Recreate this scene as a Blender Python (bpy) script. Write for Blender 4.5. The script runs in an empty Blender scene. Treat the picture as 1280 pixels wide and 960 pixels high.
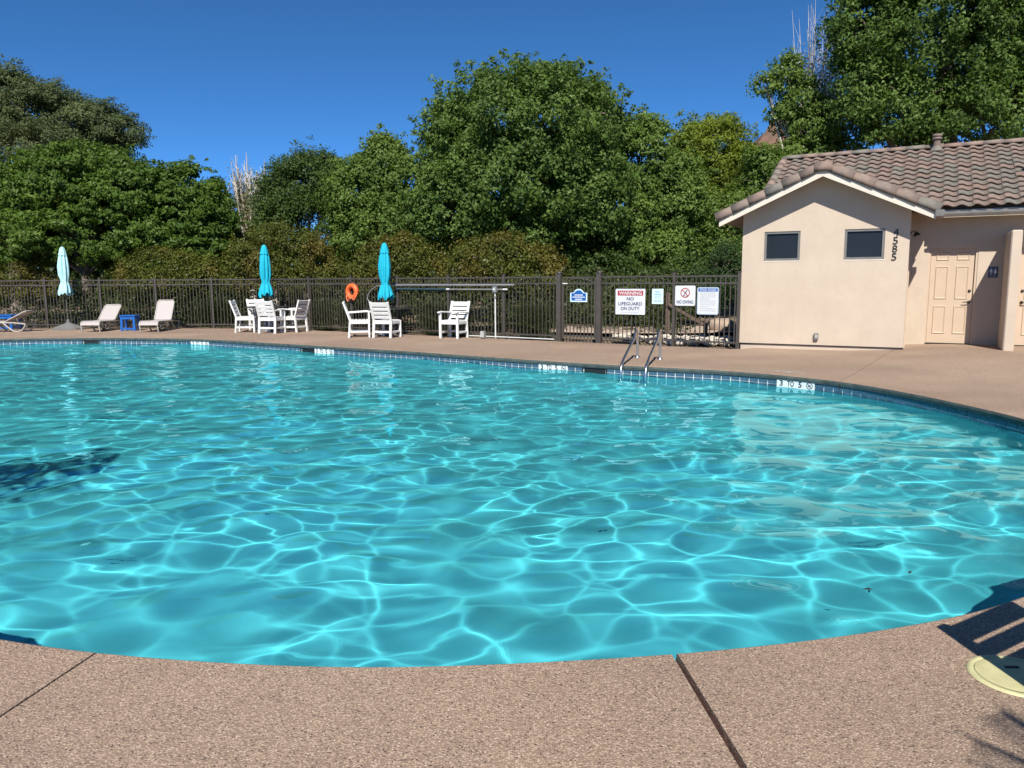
import bpy, bmesh, math, random
import numpy as np
from mathutils import Vector, Matrix
R = math.radians
PI = math.pi
scene = bpy.context.scene
COL = scene.collection

# ------------------------------------------------------------------ camera
EYE, PITCH, ROLL, FPX = 1.45, R(7.8), 0.006, 960.0
fw = Vector((0, math.cos(PITCH), -math.sin(PITCH)))
up0 = Vector((0, math.sin(PITCH), math.cos(PITCH)))
rt = Vector((1, 0, 0))*math.cos(ROLL) - up0*math.sin(ROLL)
up = Vector((1, 0, 0))*math.sin(ROLL) + up0*math.cos(ROLL)
cam = bpy.data.cameras.new('camera')
cam.sensor_width = 36.0
cam.lens = 36.0*FPX/1280.0
cam.clip_start, cam.clip_end = 0.05, 3000
co = bpy.data.objects.new('camera', cam)
COL.objects.link(co)
co.matrix_world = Matrix(((rt.x, up.x, -fw.x, 0), (rt.y, up.y, -fw.y, 0), (rt.z, up.z, -fw.z, EYE), (0, 0, 0, 1)))
scene.camera = co

# ------------------------------------------------------------------ light
SUN_AZ, SUN_EL = R(-4.0), R(45.5)          # azimuth measured from -Y towards +X
to_sun = Vector((math.sin(SUN_AZ)*math.cos(SUN_EL), -math.cos(SUN_AZ)*math.cos(SUN_EL), math.sin(SUN_EL)))
world = bpy.data.worlds.new('World')
scene.world = world
world.use_nodes = True
wn = world.node_tree.nodes
wl = world.node_tree.links
for n in list(wn):
    wn.remove(n)
sky = wn.new('ShaderNodeTexSky')
sky.sky_type = 'NISHITA'
sky.sun_disc = False
sky.sun_elevation = SUN_EL
sky.sun_rotation = math.atan2(to_sun.x, to_sun.y)
sky.altitude = 4000
sky.air_density = 0.62
sky.dust_density = 0.0
sky.ozone_density = 10.0
bg = wn.new('ShaderNodeBackground')
bg.inputs['Strength'].default_value = 0.122
wo = wn.new('ShaderNodeOutputWorld')
hs = wn.new('ShaderNodeHueSaturation')          # the deep blue of a dry high-country sky
hs.inputs['Saturation'].default_value = 1.07
hs.inputs['Hue'].default_value = 0.492
wl.new(sky.outputs[0], hs.inputs['Color'])
wl.new(hs.outputs[0], bg.inputs[0])
wl.new(bg.outputs[0], wo.inputs[0])
sl = bpy.data.lights.new('sun', 'SUN')
sl.energy = 5.0
sl.angle = R(0.5)
sl.color = (1.0, 0.95, 0.87)
sl.cycles.is_caustics_light = True
so = bpy.data.objects.new('sun', sl)
COL.objects.link(so)
so.rotation_euler = to_sun.to_track_quat('Z', 'Y').to_euler()
so.location = to_sun*60
vs = scene.view_settings
vs.view_transform = 'Standard'
vs.look = 'None'
vs.exposure = 0.48
vs.gamma = 1.0
vs.use_curve_mapping = False
scene.cycles.caustics_reflective = False
scene.cycles.caustics_refractive = True
scene.cycles.sample_clamp_indirect = 4.0
scene.cycles.max_bounces = 8
scene.cycles.diffuse_bounces = 3
scene.cycles.glossy_bounces = 3
scene.cycles.transmission_bounces = 5
scene.cycles.use_denoising = True

# ------------------------------------------------------------------ helpers
def ray(x, y):
    return fw + rt*((x-640)/FPX) + up*((480-y)/FPX)
def G(x, y, z=0.0):
    """point on the level z that the reference shows at x, y"""
    d = ray(x, y)
    s = (z-EYE)/d.z
    return Vector((0, 0, EYE)) + d*s
def at(x, y, D):
    d = ray(x, y)
    return Vector((0, 0, EYE)) + d*(D/d.y)

def smooth(t):
    t = max(0.0, min(1.0, t))
    return t*t*(3-2*t)

def tag(o, label=None, cat=None, group=None, kind=None):
    if label: o['label'] = label
    if cat: o['category'] = cat
    if group: o['group'] = group
    if kind: o['kind'] = kind
    return o

def empty(name, loc=(0, 0, 0), rz=0.0, label=None, cat=None, group=None, parent=None):
    o = bpy.data.objects.new(name, None)
    o.empty_display_size = 0.1
    COL.objects.link(o)
    o.location = loc
    o.rotation_euler = (0, 0, rz)
    o.parent = parent
    return tag(o, label, cat, group)

def link_mesh(name, me, m=None, parent=None, loc=None, rot=None):
    o = bpy.data.objects.new(name, me)
    COL.objects.link(o)
    if m is not None and len(me.materials) == 0:
        me.materials.append(m)
    o.parent = parent
    if loc is not None: o.location = loc
    if rot is not None: o.rotation_euler = rot
    return o

def copy_tree(o, parent=None):
    c = o.copy()
    COL.objects.link(c)
    c.parent = parent
    for ch in list(o.children):
        copy_tree(ch, c)
    return c

class MB:
    def __init__(s):
        s.v = []; s.f = []; s.smooth = []
    def poly(s, pts, sm=False):
        b = len(s.v)
        s.v += [tuple(p) for p in pts]
        s.f.append(tuple(range(b, b+len(pts)))); s.smooth.append(sm)
    def raw(s, vs_, fs_, sm=False):
        b = len(s.v)
        s.v += [tuple(p) for p in vs_]
        for f in fs_:
            s.f.append(tuple(b+i for i in f)); s.smooth.append(sm)
    def box(s, c, d, rz=0.0, M=None, ch=0.0):
        hx, hy, hz = d[0]/2, d[1]/2, d[2]/2
        if ch > 0:
            return s.cbox(c, d, rz, M, ch)
        pts = [Vector((x, y, z)) for x in (-hx, hx) for y in (-hy, hy) for z in (-hz, hz)]
        m = M if M is not None else Matrix.Rotation(rz, 3, 'Z')
        pts = [m @ p + Vector(c) for p in pts]
        s.raw(pts, [(0, 1, 3, 2), (4, 6, 7, 5), (0, 4, 5, 1), (2, 3, 7, 6), (0, 2, 6, 4), (1, 5, 7, 3)])
    def cbox(s, c, d, rz=0.0, M=None, ch=0.004):
        hx, hy, hz = d[0]/2, d[1]/2, d[2]/2
        ch = min(ch, hx*.45, hy*.45, hz*.45)
        bm = bmesh.new()
        bmesh.ops.create_cube(bm, size=1.0)
        for v in bm.verts:
            v.co = Vector((v.co.x*2*hx, v.co.y*2*hy, v.co.z*2*hz))
        bmesh.ops.bevel(bm, geom=bm.edges[:], offset=ch, segments=1, affect='EDGES')
        m = M if M is not None else Matrix.Rotation(rz, 3, 'Z')
        bm.verts.index_update()
        s.raw([m @ v.co + Vector(c) for v in bm.verts], [[v.index for v in f.verts] for f in bm.faces])
        bm.free()
    def bar(s, a, b, w, t, upv=(0, 0, 1), ch=0.0):
        """box from a to b, w along the sideways axis, t along the up axis"""
        a, b = Vector(a), Vector(b)
        y = (b-a); L = y.length; y.normalize()
        x = y.cross(Vector(upv))
        if x.length < 1e-5: x = y.cross(Vector((1, 0, 0)))
        x.normalize(); z = x.cross(y)
        M = Matrix((x, y, z)).transposed()
        s.box((a+b)/2, (w, L, t), M=M, ch=ch)
    def tube(s, pts, r, n=8, caps=True):
        pts = [Vector(p) for p in pts]
        if not isinstance(r, (list, tuple)): r = [r]*len(pts)
        rings = []
        prev = None
        for i, p in enumerate(pts):
            if i == 0: d = pts[1]-p
            elif i == len(pts)-1: d = p-pts[i-1]
            else: d = (pts[i+1]-p).normalized() + (p-pts[i-1]).normalized()
            d.normalize()
            if prev is None:
                a = Vector((0, 0, 1)) if abs(d.z) < .9 else Vector((1, 0, 0))
                x = d.cross(a).normalized()
            else:
                x = (prev - d*prev.dot(d)).normalized()
            prev = x
            y = d.cross(x)
            rings.append([p + (x*math.cos(2*PI*k/n) + y*math.sin(2*PI*k/n))*r[i] for k in range(n)])
        vs_ = [q for rr in rings for q in rr]
        fs_ = [(i*n+k, i*n+(k+1) % n, (i+1)*n+(k+1) % n, (i+1)*n+k) for i in range(len(pts)-1) for k in range(n)]
        s.raw(vs_, fs_, True)
        if caps:
            s.poly(rings[0][::-1]); s.poly(rings[-1])
    def lathe(s, prof, n=24, c=(0, 0, 0), fn=None, sm=True):
        c = Vector(c)
        vs_ = []
        for (r, z) in prof:
            for k in range(n):
                a = 2*PI*k/n
                rr = r*(fn(a, z) if fn else 1)
                vs_.append(c+Vector((rr*math.cos(a), rr*math.sin(a), z)))
        fs_ = [(i*n+k, i*n+(k+1) % n, (i+1)*n+(k+1) % n, (i+1)*n+k) for i in range(len(prof)-1) for k in range(n)]
        s.raw(vs_, fs_, sm)
        if prof[0][0] > 1e-4: s.poly(vs_[:n][::-1])
        if prof[-1][0] > 1e-4: s.poly(vs_[-n:])
    def prism(s, outline, y0, y1):
        """outline in x,z extruded along y"""
        a = [(x, y0, z) for x, z in outline]; b = [(x, y1, z) for x, z in outline]
        n = len(outline)
        s.poly(a); s.poly(b[::-1])
        for i in range(n):
            j = (i+1) % n
            s.poly([a[j], a[i], b[i], b[j]])
    def mesh(s, name, m=None):
        me = bpy.data.meshes.new(name)
        me.from_pydata(s.v, [], s.f)
        me.polygons.foreach_set('use_smooth', s.smooth)
        me.update()
        if m is not None: me.materials.append(m)
        return me
    def build(s, name, m, parent=None, loc=None, rot=None):
        return link_mesh(name, s.mesh(name, m), None, parent, loc, rot)

def part(name, m, parent, fn, loc=None, rot=None):
    b = MB(); fn(b)
    return b.build(name, m, parent, loc, rot)

# ------------------------------------------------------------------ materials
def newmat(name):
    m = bpy.data.materials.new(name)
    m.use_nodes = True
    nt = m.node_tree
    p = nt.nodes['Principled BSDF']
    return m, nt, p
def setp(p, **k):
    for a, b in k.items():
        p.inputs[a.replace('_', ' ')].default_value = b
def c4(c): return (c[0], c[1], c[2], 1.0)
def node(nt, t, **k):
    n = nt.nodes.new(t)
    for a, b in k.items(): setattr(n, a, b)
    return n
def mixc(nt, fac, a, b, mode='MIX'):
    n = node(nt, 'ShaderNodeMix', data_type='RGBA', blend_type=mode)
    for s, v in ((0, fac), (6, a), (7, b)):
        if hasattr(v, 'is_output') or isinstance(v, bpy.types.NodeSocket): nt.links.new(v, n.inputs[s])
        elif isinstance(v, (tuple, list)): n.inputs[s].default_value = c4(v)
        else: n.inputs[s].default_value = v
    return n.outputs[2]
def ramp(nt, src, stops, interp='LINEAR'):
    n = node(nt, 'ShaderNodeValToRGB')
    n.color_ramp.interpolation = interp
    el = n.color_ramp.elements
    while len(el) > 1: el.remove(el[-1])
    for i, (p, c) in enumerate(stops):
        e = el[0] if i == 0 else el.new(p)
        e.position = p
        e.color = c4(c) if isinstance(c, (tuple, list)) else (c, c, c, 1)
    nt.links.new(src, n.inputs[0])
    return n.outputs[0]
def noise(nt, scale, detail=3, rough=.55, vec=None, out=0):
    n = node(nt, 'ShaderNodeTexNoise')
    n.inputs['Scale'].default_value = scale
    n.inputs['Detail'].default_value = detail
    n.inputs['Roughness'].default_value = rough
    if vec is None:
        tc = node(nt, 'ShaderNodeTexCoord'); vec = tc.outputs['Object']
    nt.links.new(vec, n.inputs['Vector'])
    return n.outputs[out]
def bump(nt, p, h, strength=.3, dist=.01):
    b = node(nt, 'ShaderNodeBump')
    b.inputs['Strength'].default_value = strength
    b.inputs['Distance'].default_value = dist
    nt.links.new(h, b.inputs['Height'])
    nt.links.new(b.outputs[0], p.inputs['Normal'])
def simple(name, col, rough=.5, metal=0.0, var=.12, scale=6.0, bmp=0.0, bscale=60.0, spec=.5, dirt=None):
    m, nt, p = newmat(name)
    setp(p, Roughness=rough, Metallic=metal)
    p.inputs['Specular IOR Level'].default_value = spec
    n = noise(nt, scale, 4)
    lo = tuple(max(0, c*(1-var)) for c in col); hi = tuple(min(1, c*(1+var)) for c in col)
    colr = ramp(nt, n, [(.3, lo), (.7, hi)])
    if dirt:
        d = ramp(nt, noise(nt, scale*.37, 5, .7), [(.52, 0.0), (.75, 1.0)])
        colr = mixc(nt, d, colr, dirt)
    nt.links.new(colr, p.inputs['Base Color'])
    if bmp > 0:
        bump(nt, p, noise(nt, bscale, 3), bmp, .004)
    return m

def aggregate(name):
    m, nt, p = newmat(name)
    tc = node(nt, 'ShaderNodeTexCoord')
    vo = node(nt, 'ShaderNodeTexVoronoi', feature='F1')
    vo.inputs['Scale'].default_value = 135
    nt.links.new(tc.outputs['Object'], vo.inputs['Vector'])
    sep = node(nt, 'ShaderNodeSeparateColor')
    nt.links.new(vo.outputs['Color'], sep.inputs[0])
    stones = ramp(nt, sep.outputs[0], [(0, (.05, .038, .032)), (.10, (.15, .105, .082)), (.24, (.32, .226, .16)), (.5, (.415, .305, .222)), (.75, (.47, .35, .26)), (.93, (.53, .405, .30)), (1, (.60, .51, .40))])
    edge = ramp(nt, vo.outputs['Distance'], [(.35, 0.0), (.62, 1.0)])
    c = mixc(nt, edge, stones, (.28, .20, .145))
    big = ramp(nt, noise(nt, .7, 5, .6), [(.3, (.84, .83, .82)), (.7, (1.1, 1.08, 1.06))])
    c = mixc(nt, 1.0, c, big, 'MULTIPLY')
    stain = ramp(nt, noise(nt, 3.1, 6, .7), [(.58, 0.0), (.8, .35)])
    c = mixc(nt, stain, c, (.19, .14, .11))
    pat = ramp(nt, noise(nt, .33, 4, .5), [(.42, (1.0, 1.0, 1.0)), (.62, (.86, .84, .83))])
    c = mixc(nt, 1.0, c, pat, 'MULTIPLY')
    spots = ramp(nt, noise(nt, 11, 2, .4), [(.70, 0.0), (.78, .45)])
    c = mixc(nt, spots, c, (.14, .10, .08))
    nt.links.new(c, p.inputs['Base Color'])
    setp(p, Roughness=.78)
    inv = node(nt, 'ShaderNodeMath', operation='SUBTRACT')
    inv.inputs[0].default_value = 1.0
    nt.links.new(vo.outputs['Distance'], inv.inputs[1])
    bump(nt, p, inv.outputs[0], .55, .005)
    return m

def leafmat(name, cols, trans=.3, rough=.45, tips=None, scale=.5):
    m, nt, p = newmat(name)
    geo = node(nt, 'ShaderNodeNewGeometry')
    n = len(cols)
    c = ramp(nt, geo.outputs['Random Per Island'], [(i/(n-1), cols[i]) for i in range(n)])
    big = ramp(nt, noise(nt, scale, 3), [(.35, (.8, .82, .8)), (.68, (1.2, 1.15, 1.05))])
    c = mixc(nt, 1.0, c, big, 'MULTIPLY')
    if tips:   # reddish young growth on the outermost, topmost shoots
        at_ = node(nt, 'ShaderNodeAttribute', attribute_name='young')
        f = ramp(nt, at_.outputs['Fac'], [(.5, 0.0), (1.0, .55)])
        c = mixc(nt, f, c, tips)
    nt.links.new(c, p.inputs['Base Color'])
    setp(p, Roughness=rough)
    p.inputs['Specular IOR Level'].default_value = .18
    tr = node(nt, 'ShaderNodeBsdfTranslucent')
    tc = mixc(nt, 1.0, c, (1.25, 1.35, .6), 'MULTIPLY')
    nt.links.new(tc, tr.inputs['Color'])
    mx = node(nt, 'ShaderNodeMixShader')
    mx.inputs[0].default_value = trans
    nt.links.new(p.outputs[0], mx.inputs[1])
    nt.links.new(tr.outputs[0], mx.inputs[2])
    nt.links.new(mx.outputs[0], nt.nodes['Material Output'].inputs['Surface'])
    return m

M = {}
M['deck'] = aggregate('exposed_aggregate')
M['sealant'] = simple('sealant', (.045, .022, .016), .6, var=.5, scale=30, bmp=.8, bscale=90)
M['coping_edge'] = simple('stained_coping_edge', (.06, .075, .068), .7, var=.35, scale=9, bmp=.4)
M['plaster'] = simple('pool_plaster', (.39, .67, .71), .8, var=.05, scale=1.3)
M['grout'] = simple('grout', (.62, .66, .66), .8, var=.1, scale=12)
M['tile'] = simple('waterline_tile_glaze', (.055, .105, .155), .16, var=.45, scale=7)
M['white_tile'] = simple('white_glazed_tile', (.72, .75, .74), .25, var=.06)
M['black'] = simple('black_print', (.012, .012, .013), .6)
M['dark_hole'] = simple('hole_shade_and_frame', (.01, .011, .012), .6)  # black frame plastic; also stands in for the shade inside mouths and finger holes
M['lid'] = simple('yellowed_plastic_lid', (.50, .47, .25), .55, var=.12, scale=14, dirt=(.36, .32, .16))
M['steel'] = simple('polished_steel', (.64, .63, .61), .3, 1.0, var=.08)
M['fence'] = simple('bronze_fence_paint', (.066, .057, .048), .45, var=.2, scale=4)
M['white_poly'] = simple('white_poly_lumber', (.72, .72, .70), .45, var=.06, scale=9, dirt=(.60, .59, .55))
M['sling'] = simple('pinkish_white_sling', (.40, .36, .345), .7, var=.05, scale=30, bmp=.3, bscale=300)
M['resin'] = simple('taupe_white_resin', (.36, .335, .30), .45, var=.08)
M['blue_plastic'] = simple('blue_plastic', (.012, .11, .40), .4, var=.12)
M['turq'] = simple('turquoise_canvas', (.002, .38, .52), .8, var=.08, scale=12, bmp=.3, bscale=90)
M['turq_faded'] = simple('faded_aqua_canvas', (.40, .68, .70), .85, var=.1, scale=12, bmp=.3, bscale=90)
M['pole'] = simple('umbrella_pole', (.09, .085, .08), .4, var=.15)
M['base_grey'] = simple('grey_base', (.16, .155, .15), .7, var=.2)
M['table_dark'] = simple('dark_table_metal', (.03, .03, .032), .4, var=.2)
M['orange'] = simple('orange_vinyl', (.80, .135, .035), .5, var=.06)
M['rope'] = simple('orange_rope', (.72, .20, .09), .8, var=.1)
M['alu'] = simple('dull_aluminium', (.34, .345, .34), .5, .5, var=.1)
M['pole_blue'] = simple('dark_blue_pole', (.03, .06, .075), .4, var=.2)
M['white_pipe'] = simple('white_pvc', (.62, .62, .60), .5, var=.08)
M['sign_white'] = simple('white_sign_board', (.62, .64, .65), .4, var=.03)
M['sign_red'] = simple('sign_red', (.38, .04, .05), .4, var=.08)
M['sign_blue'] = simple('sign_blue', (.012, .10, .36), .4, var=.06)
M['sign_navy'] = simple('sign_navy', (.015, .035, .11), .4, var=.06)
M['sign_pale'] = simple('pale_aqua_sign', (.60, .76, .80), .4, var=.04)
M['sign_pale_print'] = simple('faded_blue_print', (.22, .42, .52), .5, var=.04)
M['sign_grey'] = simple('grey_print', (.42, .44, .46), .5, var=.06)
M['dirt'] = simple('dry_soil', (.20, .15, .10), .95, var=.35, scale=3.5, bmp=.8, bscale=30, dirt=(.12, .10, .06))
M['ground'] = simple('leaf_litter_ground', (.16, .12, .08), .95, var=.4, scale=2.0, bmp=.9, bscale=22, dirt=(.08, .075, .04))
M['path'] = simple('pink_path', (.42, .33, .26), .9, var=.12, scale=3, bmp=.5, bscale=60)
M['rock'] = simple('pale_rock', (.50, .45, .38), .85, var=.3, scale=7, bmp=.6, bscale=25)
M['boulder'] = simple('red_sandstone', (.34, .26, .20), .9, var=.3, scale=5, bmp=.7, bscale=18)
M['hill'] = simple('red_hill', (.17, .085, .06), .95, var=.5, scale=.15, dirt=(.08, .07, .04))
M['wood'] = simple('weathered_wood', (.11, .075, .055), .8, var=.3, scale=9)
M['bark'] = simple('grey_bark', (.16, .13, .10), .9, var=.4, scale=6, bmp=.9, bscale=24)
M['bark_pale'] = simple('pale_bark', (.55, .51, .45), .85, var=.25, scale=6, bmp=.5, bscale=24)

def stucco():
    m, nt, p = newmat('peach_stucco')
    a = ramp(nt, noise(nt, 1.6, 6, .65), [(.28, (.485, .40, .31)), (.72, (.56, .465, .365))])
    st = ramp(nt, noise(nt, 4.5, 5, .7), [(.5, 0.0), (.85, .35)])
    a = mixc(nt, st, a, (.41, .325, .245))
    tcs = node(nt, 'ShaderNodeTexCoord')
    mp = node(nt, 'ShaderNodeMapping'); mp.inputs['Scale'].default_value = (5, 5, .6)
    nt.links.new(tcs.outputs['Object'], mp.inputs['Vector'])
    drip = ramp(nt, noise(nt, 1.6, 5, .7, mp.outputs[0]), [(.55, 0.0), (.85, .25)])
    a = mixc(nt, drip, a, (.40, .31, .225))
    nt.links.new(a, p.inputs['Base Color'])
    setp(p, Roughness=.9)
    bump(nt, p, noise(nt, 38, 5, .65), .32, .006)
    return m
M['stucco'] = stucco()
M['stucco_door'] = simple('peach_door_paint', (.53, .41, .30), .5, var=.04, scale=3)
M['trim'] = simple('cream_trim_paint', (.62, .56, .47), .6, var=.05, scale=3)
M['soffit'] = simple('soffit_paint', (.40, .29, .20), .8, var=.06)
M['gutter'] = simple('gutter_metal', (.20, .185, .165), .4, .3, var=.12)
M['alu_frame'] = simple('bronze_window_frame', (.23, .215, .19), .4, .4, var=.1)
M['bronze'] = simple('dark_bronze', (.03, .026, .022), .45, .3, var=.2)
M['concrete'] = simple('grey_concrete', (.36, .33, .29), .9, var=.15, scale=5, bmp=.3)
def glassmat():
    m, nt, p = newmat('dark_window_glass')
    setp(p, Roughness=.06, Base_Color=c4((.018, .02, .024)))
    p.inputs['Specular IOR Level'].default_value = .2
    return m
M['glass'] = glassmat()
def rooftile():
    m, nt, p = newmat('clay_roof_tile')
    oi = node(nt, 'ShaderNodeObjectInfo')
    c = ramp(nt, oi.outputs['Random'], [(0, (.225, .15, .122)), (.22, (.195, .155, .13)), (.40, (.245, .175, .145)), (.55, (.165, .152, .13)), (.76, (.185, .168, .142)), (.9, (.21, .148, .122)), (1, (.25, .185, .152))])
    blotch = ramp(nt, noise(nt, 7, 5, .65), [(.35, (.72, .74, .74)), (.7, (1.2, 1.16, 1.12))])
    c = mixc(nt, 1.0, c, blotch, 'MULTIPLY')
    nt.links.new(c, p.inputs['Base Color'])
    setp(p, Roughness=.8)
    bump(nt, p, noise(nt, 60, 4), .3, .004)
    return m
M['rooftile'] = rooftile()
def watermat():
    m, nt, p = newmat('pool_water')
    nt.nodes.remove(p)
    g = node(nt, 'ShaderNodeBsdfGlass')
    g.inputs['Color'].default_value = (.45, .925, .97, 1)
    g.inputs['Roughness'].default_value = 0.0
    g.inputs['IOR'].default_value = 1.333
    nt.links.new(g.outputs[0], nt.nodes['Material Output'].inputs['Surface'])
    return m
M['water'] = watermat()

M['leaf_cotton'] = leafmat('cottonwood_leaf', [(.055, .105, .02), (.09, .155, .032), (.145, .215, .06), (.07, .12, .026)], .35, .5)
M['leaf_cotton2'] = leafmat('dark_cottonwood_leaf', [(.045, .085, .018), (.075, .125, .028), (.12, .175, .05), (.055, .095, .022)], .3, .5)
M['leaf_poplar'] = leafmat('light_poplar_leaf', [(.07, .125, .022), (.11, .18, .036), (.17, .24, .065), (.085, .14, .028)], .35, .5)
M['leaf_broad'] = leafmat('broad_leaf', [(.05, .10, .014), (.075, .135, .02), (.115, .18, .036), (.05, .09, .015)], .32, .5)
M['leaf_elm'] = leafmat('grey_green_leaf', [(.06, .085, .036), (.09, .12, .05), (.125, .15, .065), (.065, .09, .034)], .25, .6)
M['leaf_dark'] = leafmat('dark_leaf', [(.04, .075, .018), (.06, .10, .024), (.085, .13, .034), (.045, .08, .02)], .3, .5)
M['leaf_yellow'] = leafmat('yellow_green_leaf', [(.13, .18, .02), (.17, .225, .028), (.21, .26, .045), (.11, .16, .02)], .4, .5)
M['leaf_photinia'] = leafmat('photinia_leaf', [(.06, .075, .013), (.095, .112, .021), (.145, .155, .038), (.07, .082, .016)], .3, .42, tips=(.165, .118, .032))
M['leaf_juniper'] = leafmat('juniper_leaf', [(.03, .065, .022), (.05, .09, .03), (.04, .075, .028)], .15, .6)
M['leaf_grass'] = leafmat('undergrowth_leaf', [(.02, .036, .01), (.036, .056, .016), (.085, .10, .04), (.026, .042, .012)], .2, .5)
M['leaf_pale'] = leafmat('sparse_pale_leaf', [(.16, .155, .085), (.20, .18, .11), (.12, .14, .06)], .3, .5)

# ------------------------------------------------------------------ building frame (used by the deck too)
BA = G(924, 428.75, .09); BA.z = 0.0
BROT = R(28)
BU = Vector((math.cos(BROT), -math.sin(BROT), 0))
BV = Vector((math.sin(BROT), math.cos(BROT), 0))
def deck_z(x, y):
    p = Vector((x, y, 0))-BA
    return .10*smooth((p.dot(BU)-1.6)/2.4)*smooth((p.dot(BV)+4.5)/4.0)

# ------------------------------------------------------------------ pool outline
CTRL = [(2.34, 3.35), (1.55, 3.03), (.81, 2.86), (.18, 2.78), (-.58, 2.74), (-1.38, 2.82), (-2.11, 2.99),
        (-3.3, 3.45), (-5.2, 4.6), (-7.6, 6.6), (-10.2, 9.2), (-12.6, 12.2), (-14.4, 15.4), (-15.0, 17.8), (-14.4, 19.2), (-13.2, 19.8),
        (-12.1, 20.05), (-10.16, 19.95), (-7.9, 19.35), (-5.84, 18.1), (-4.27, 17.08), (-2.31, 15.8), (-.6, 14.53), (.85, 13.48),
        (2.13, 12.7), (3.08, 12.2), (3.8, 11.65), (4.6, 10.66), (4.98, 9.6), (5.14, 8.79), (5.25, 7.75),
        (5.1, 6.6), (4.5, 5.4), (3.6, 4.25)]
def catmull(P, k=16):
    out = []
    n = len(P)
    for i in range(n):
        p0, p1, p2, p3 = [np.array(P[(i+j-1) % n], float) for j in range(4)]
        for a in range(k):
            t = a/k
            out.append(.5*((2*p1)+(-p0+p2)*t+(2*p0-5*p1+4*p2-p3)*t*t+(-p0+3*p1-3*p2+p3)*t**3))
    return np.array(out)
def resample(P, step, closed=True):
    Q = np.vstack([P, P[:1]]) if closed else P
    d = np.r_[0, np.cumsum(np.linalg.norm(np.diff(Q, axis=0), axis=1))]
    n = int(d[-1]/step)
    s = np.linspace(0, d[-1], n, endpoint=not closed)
    return np.stack([np.interp(s, d, Q[:, 0]), np.interp(s, d, Q[:, 1])], 1)
OUT = resample(catmull(CTRL), .12)
for _ in range(6):
    OUT = .5*OUT + .25*(np.roll(OUT, 1, 0)+np.roll(OUT, -1, 0))
NO = len(OUT)
tang = np.roll(OUT, -1, 0)-np.roll(OUT, 1, 0)
tang /= np.linalg.norm(tang, axis=1)[:, None]
NRM = np.stack([-tang[:, 1], tang[:, 0]], 1)
CEN = np.array([-4.0, 11.0])
if ((OUT-CEN)*NRM).sum() < 0: NRM = -NRM

# fence corner points (front face of the fence)
FL, FK, FE = Vector((-19.0, 24.6, 0)), Vector((-7.4, 23.7, 0)), Vector((4.70, 15.86, 0))
DECK_OUTER = [(-34, 23.9), (FL.x, FL.y-.25), (FK.x-.1, FK.y-.3), (FE.x-.1, FE.y-.28), (8.5, 18.5), (12.0, 22.0), (30, 14), (30, -16), (-34, -16)]
def hit(p, d, poly):
    best = None
    for i in range(len(poly)):
        a = np.array(poly[i]); b = np.array(poly[(i+1) % len(poly)])
        e = b-a
        den = d[0]*e[1]-d[1]*e[0]
        if abs(den) < 1e-9: continue
        w = a-p
        t = (w[0]*e[1]-w[1]*e[0])/den
        s = (w[0]*d[1]-w[1]*d[0])/den
        if t > .05 and -1e-6 <= s <= 1+1e-6 and (best is None or t < best): best = t
    return best if best else 20.0

# joints: (point on the pool edge, direction away from the pool, gap)
def gd(a, b):
    d = (G(*b)-G(*a)); return np.array([d.x, d.y])/d.length
JOINTS = [(G(133, 815), gd((133, 815), (0, 905)), .011), (G(845, 820), gd((845, 820), (930, 960)), .024),
          (G(1058, 475), gd((1058, 475), (1128, 437)), .010), (Vector((5.1, 6.6, 0)), np.array([1, -.25])/1.03, .010),
          (Vector((-10.2, 9.2, 0)), np.array([-.74, -.67]), .010), (Vector((-13.2, 19.8, 0)), np.array([-.5, .86]), .006)]
DIR = NRM.copy()
JI = []
for (p, d, w) in JOINTS:
    i = int(np.argmin(np.linalg.norm(OUT-np.array([p.x, p.y]), axis=1)))
    JI.append((i, d, w))
    for k in range(-18, 19):
        j = (i+k) % NO
        wgt = .5+.5*math.cos(PI*k/19)
        v = DIR[j]*(1-wgt)+d*wgt
        DIR[j] = v/np.linalg.norm(v)
JI.sort(key=lambda a: a[0])
deck = empty('pool_deck')
tag(deck, kind='structure')
PROF = [(.07, -.085), (.0, -.072), (-.006, -.035), (.003, -.007), (.018, 0.0)]
FR = [.04, .09, .16, .25, .36, .5, .68, .85, 1.0]
jr = random.Random(5)
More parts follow.
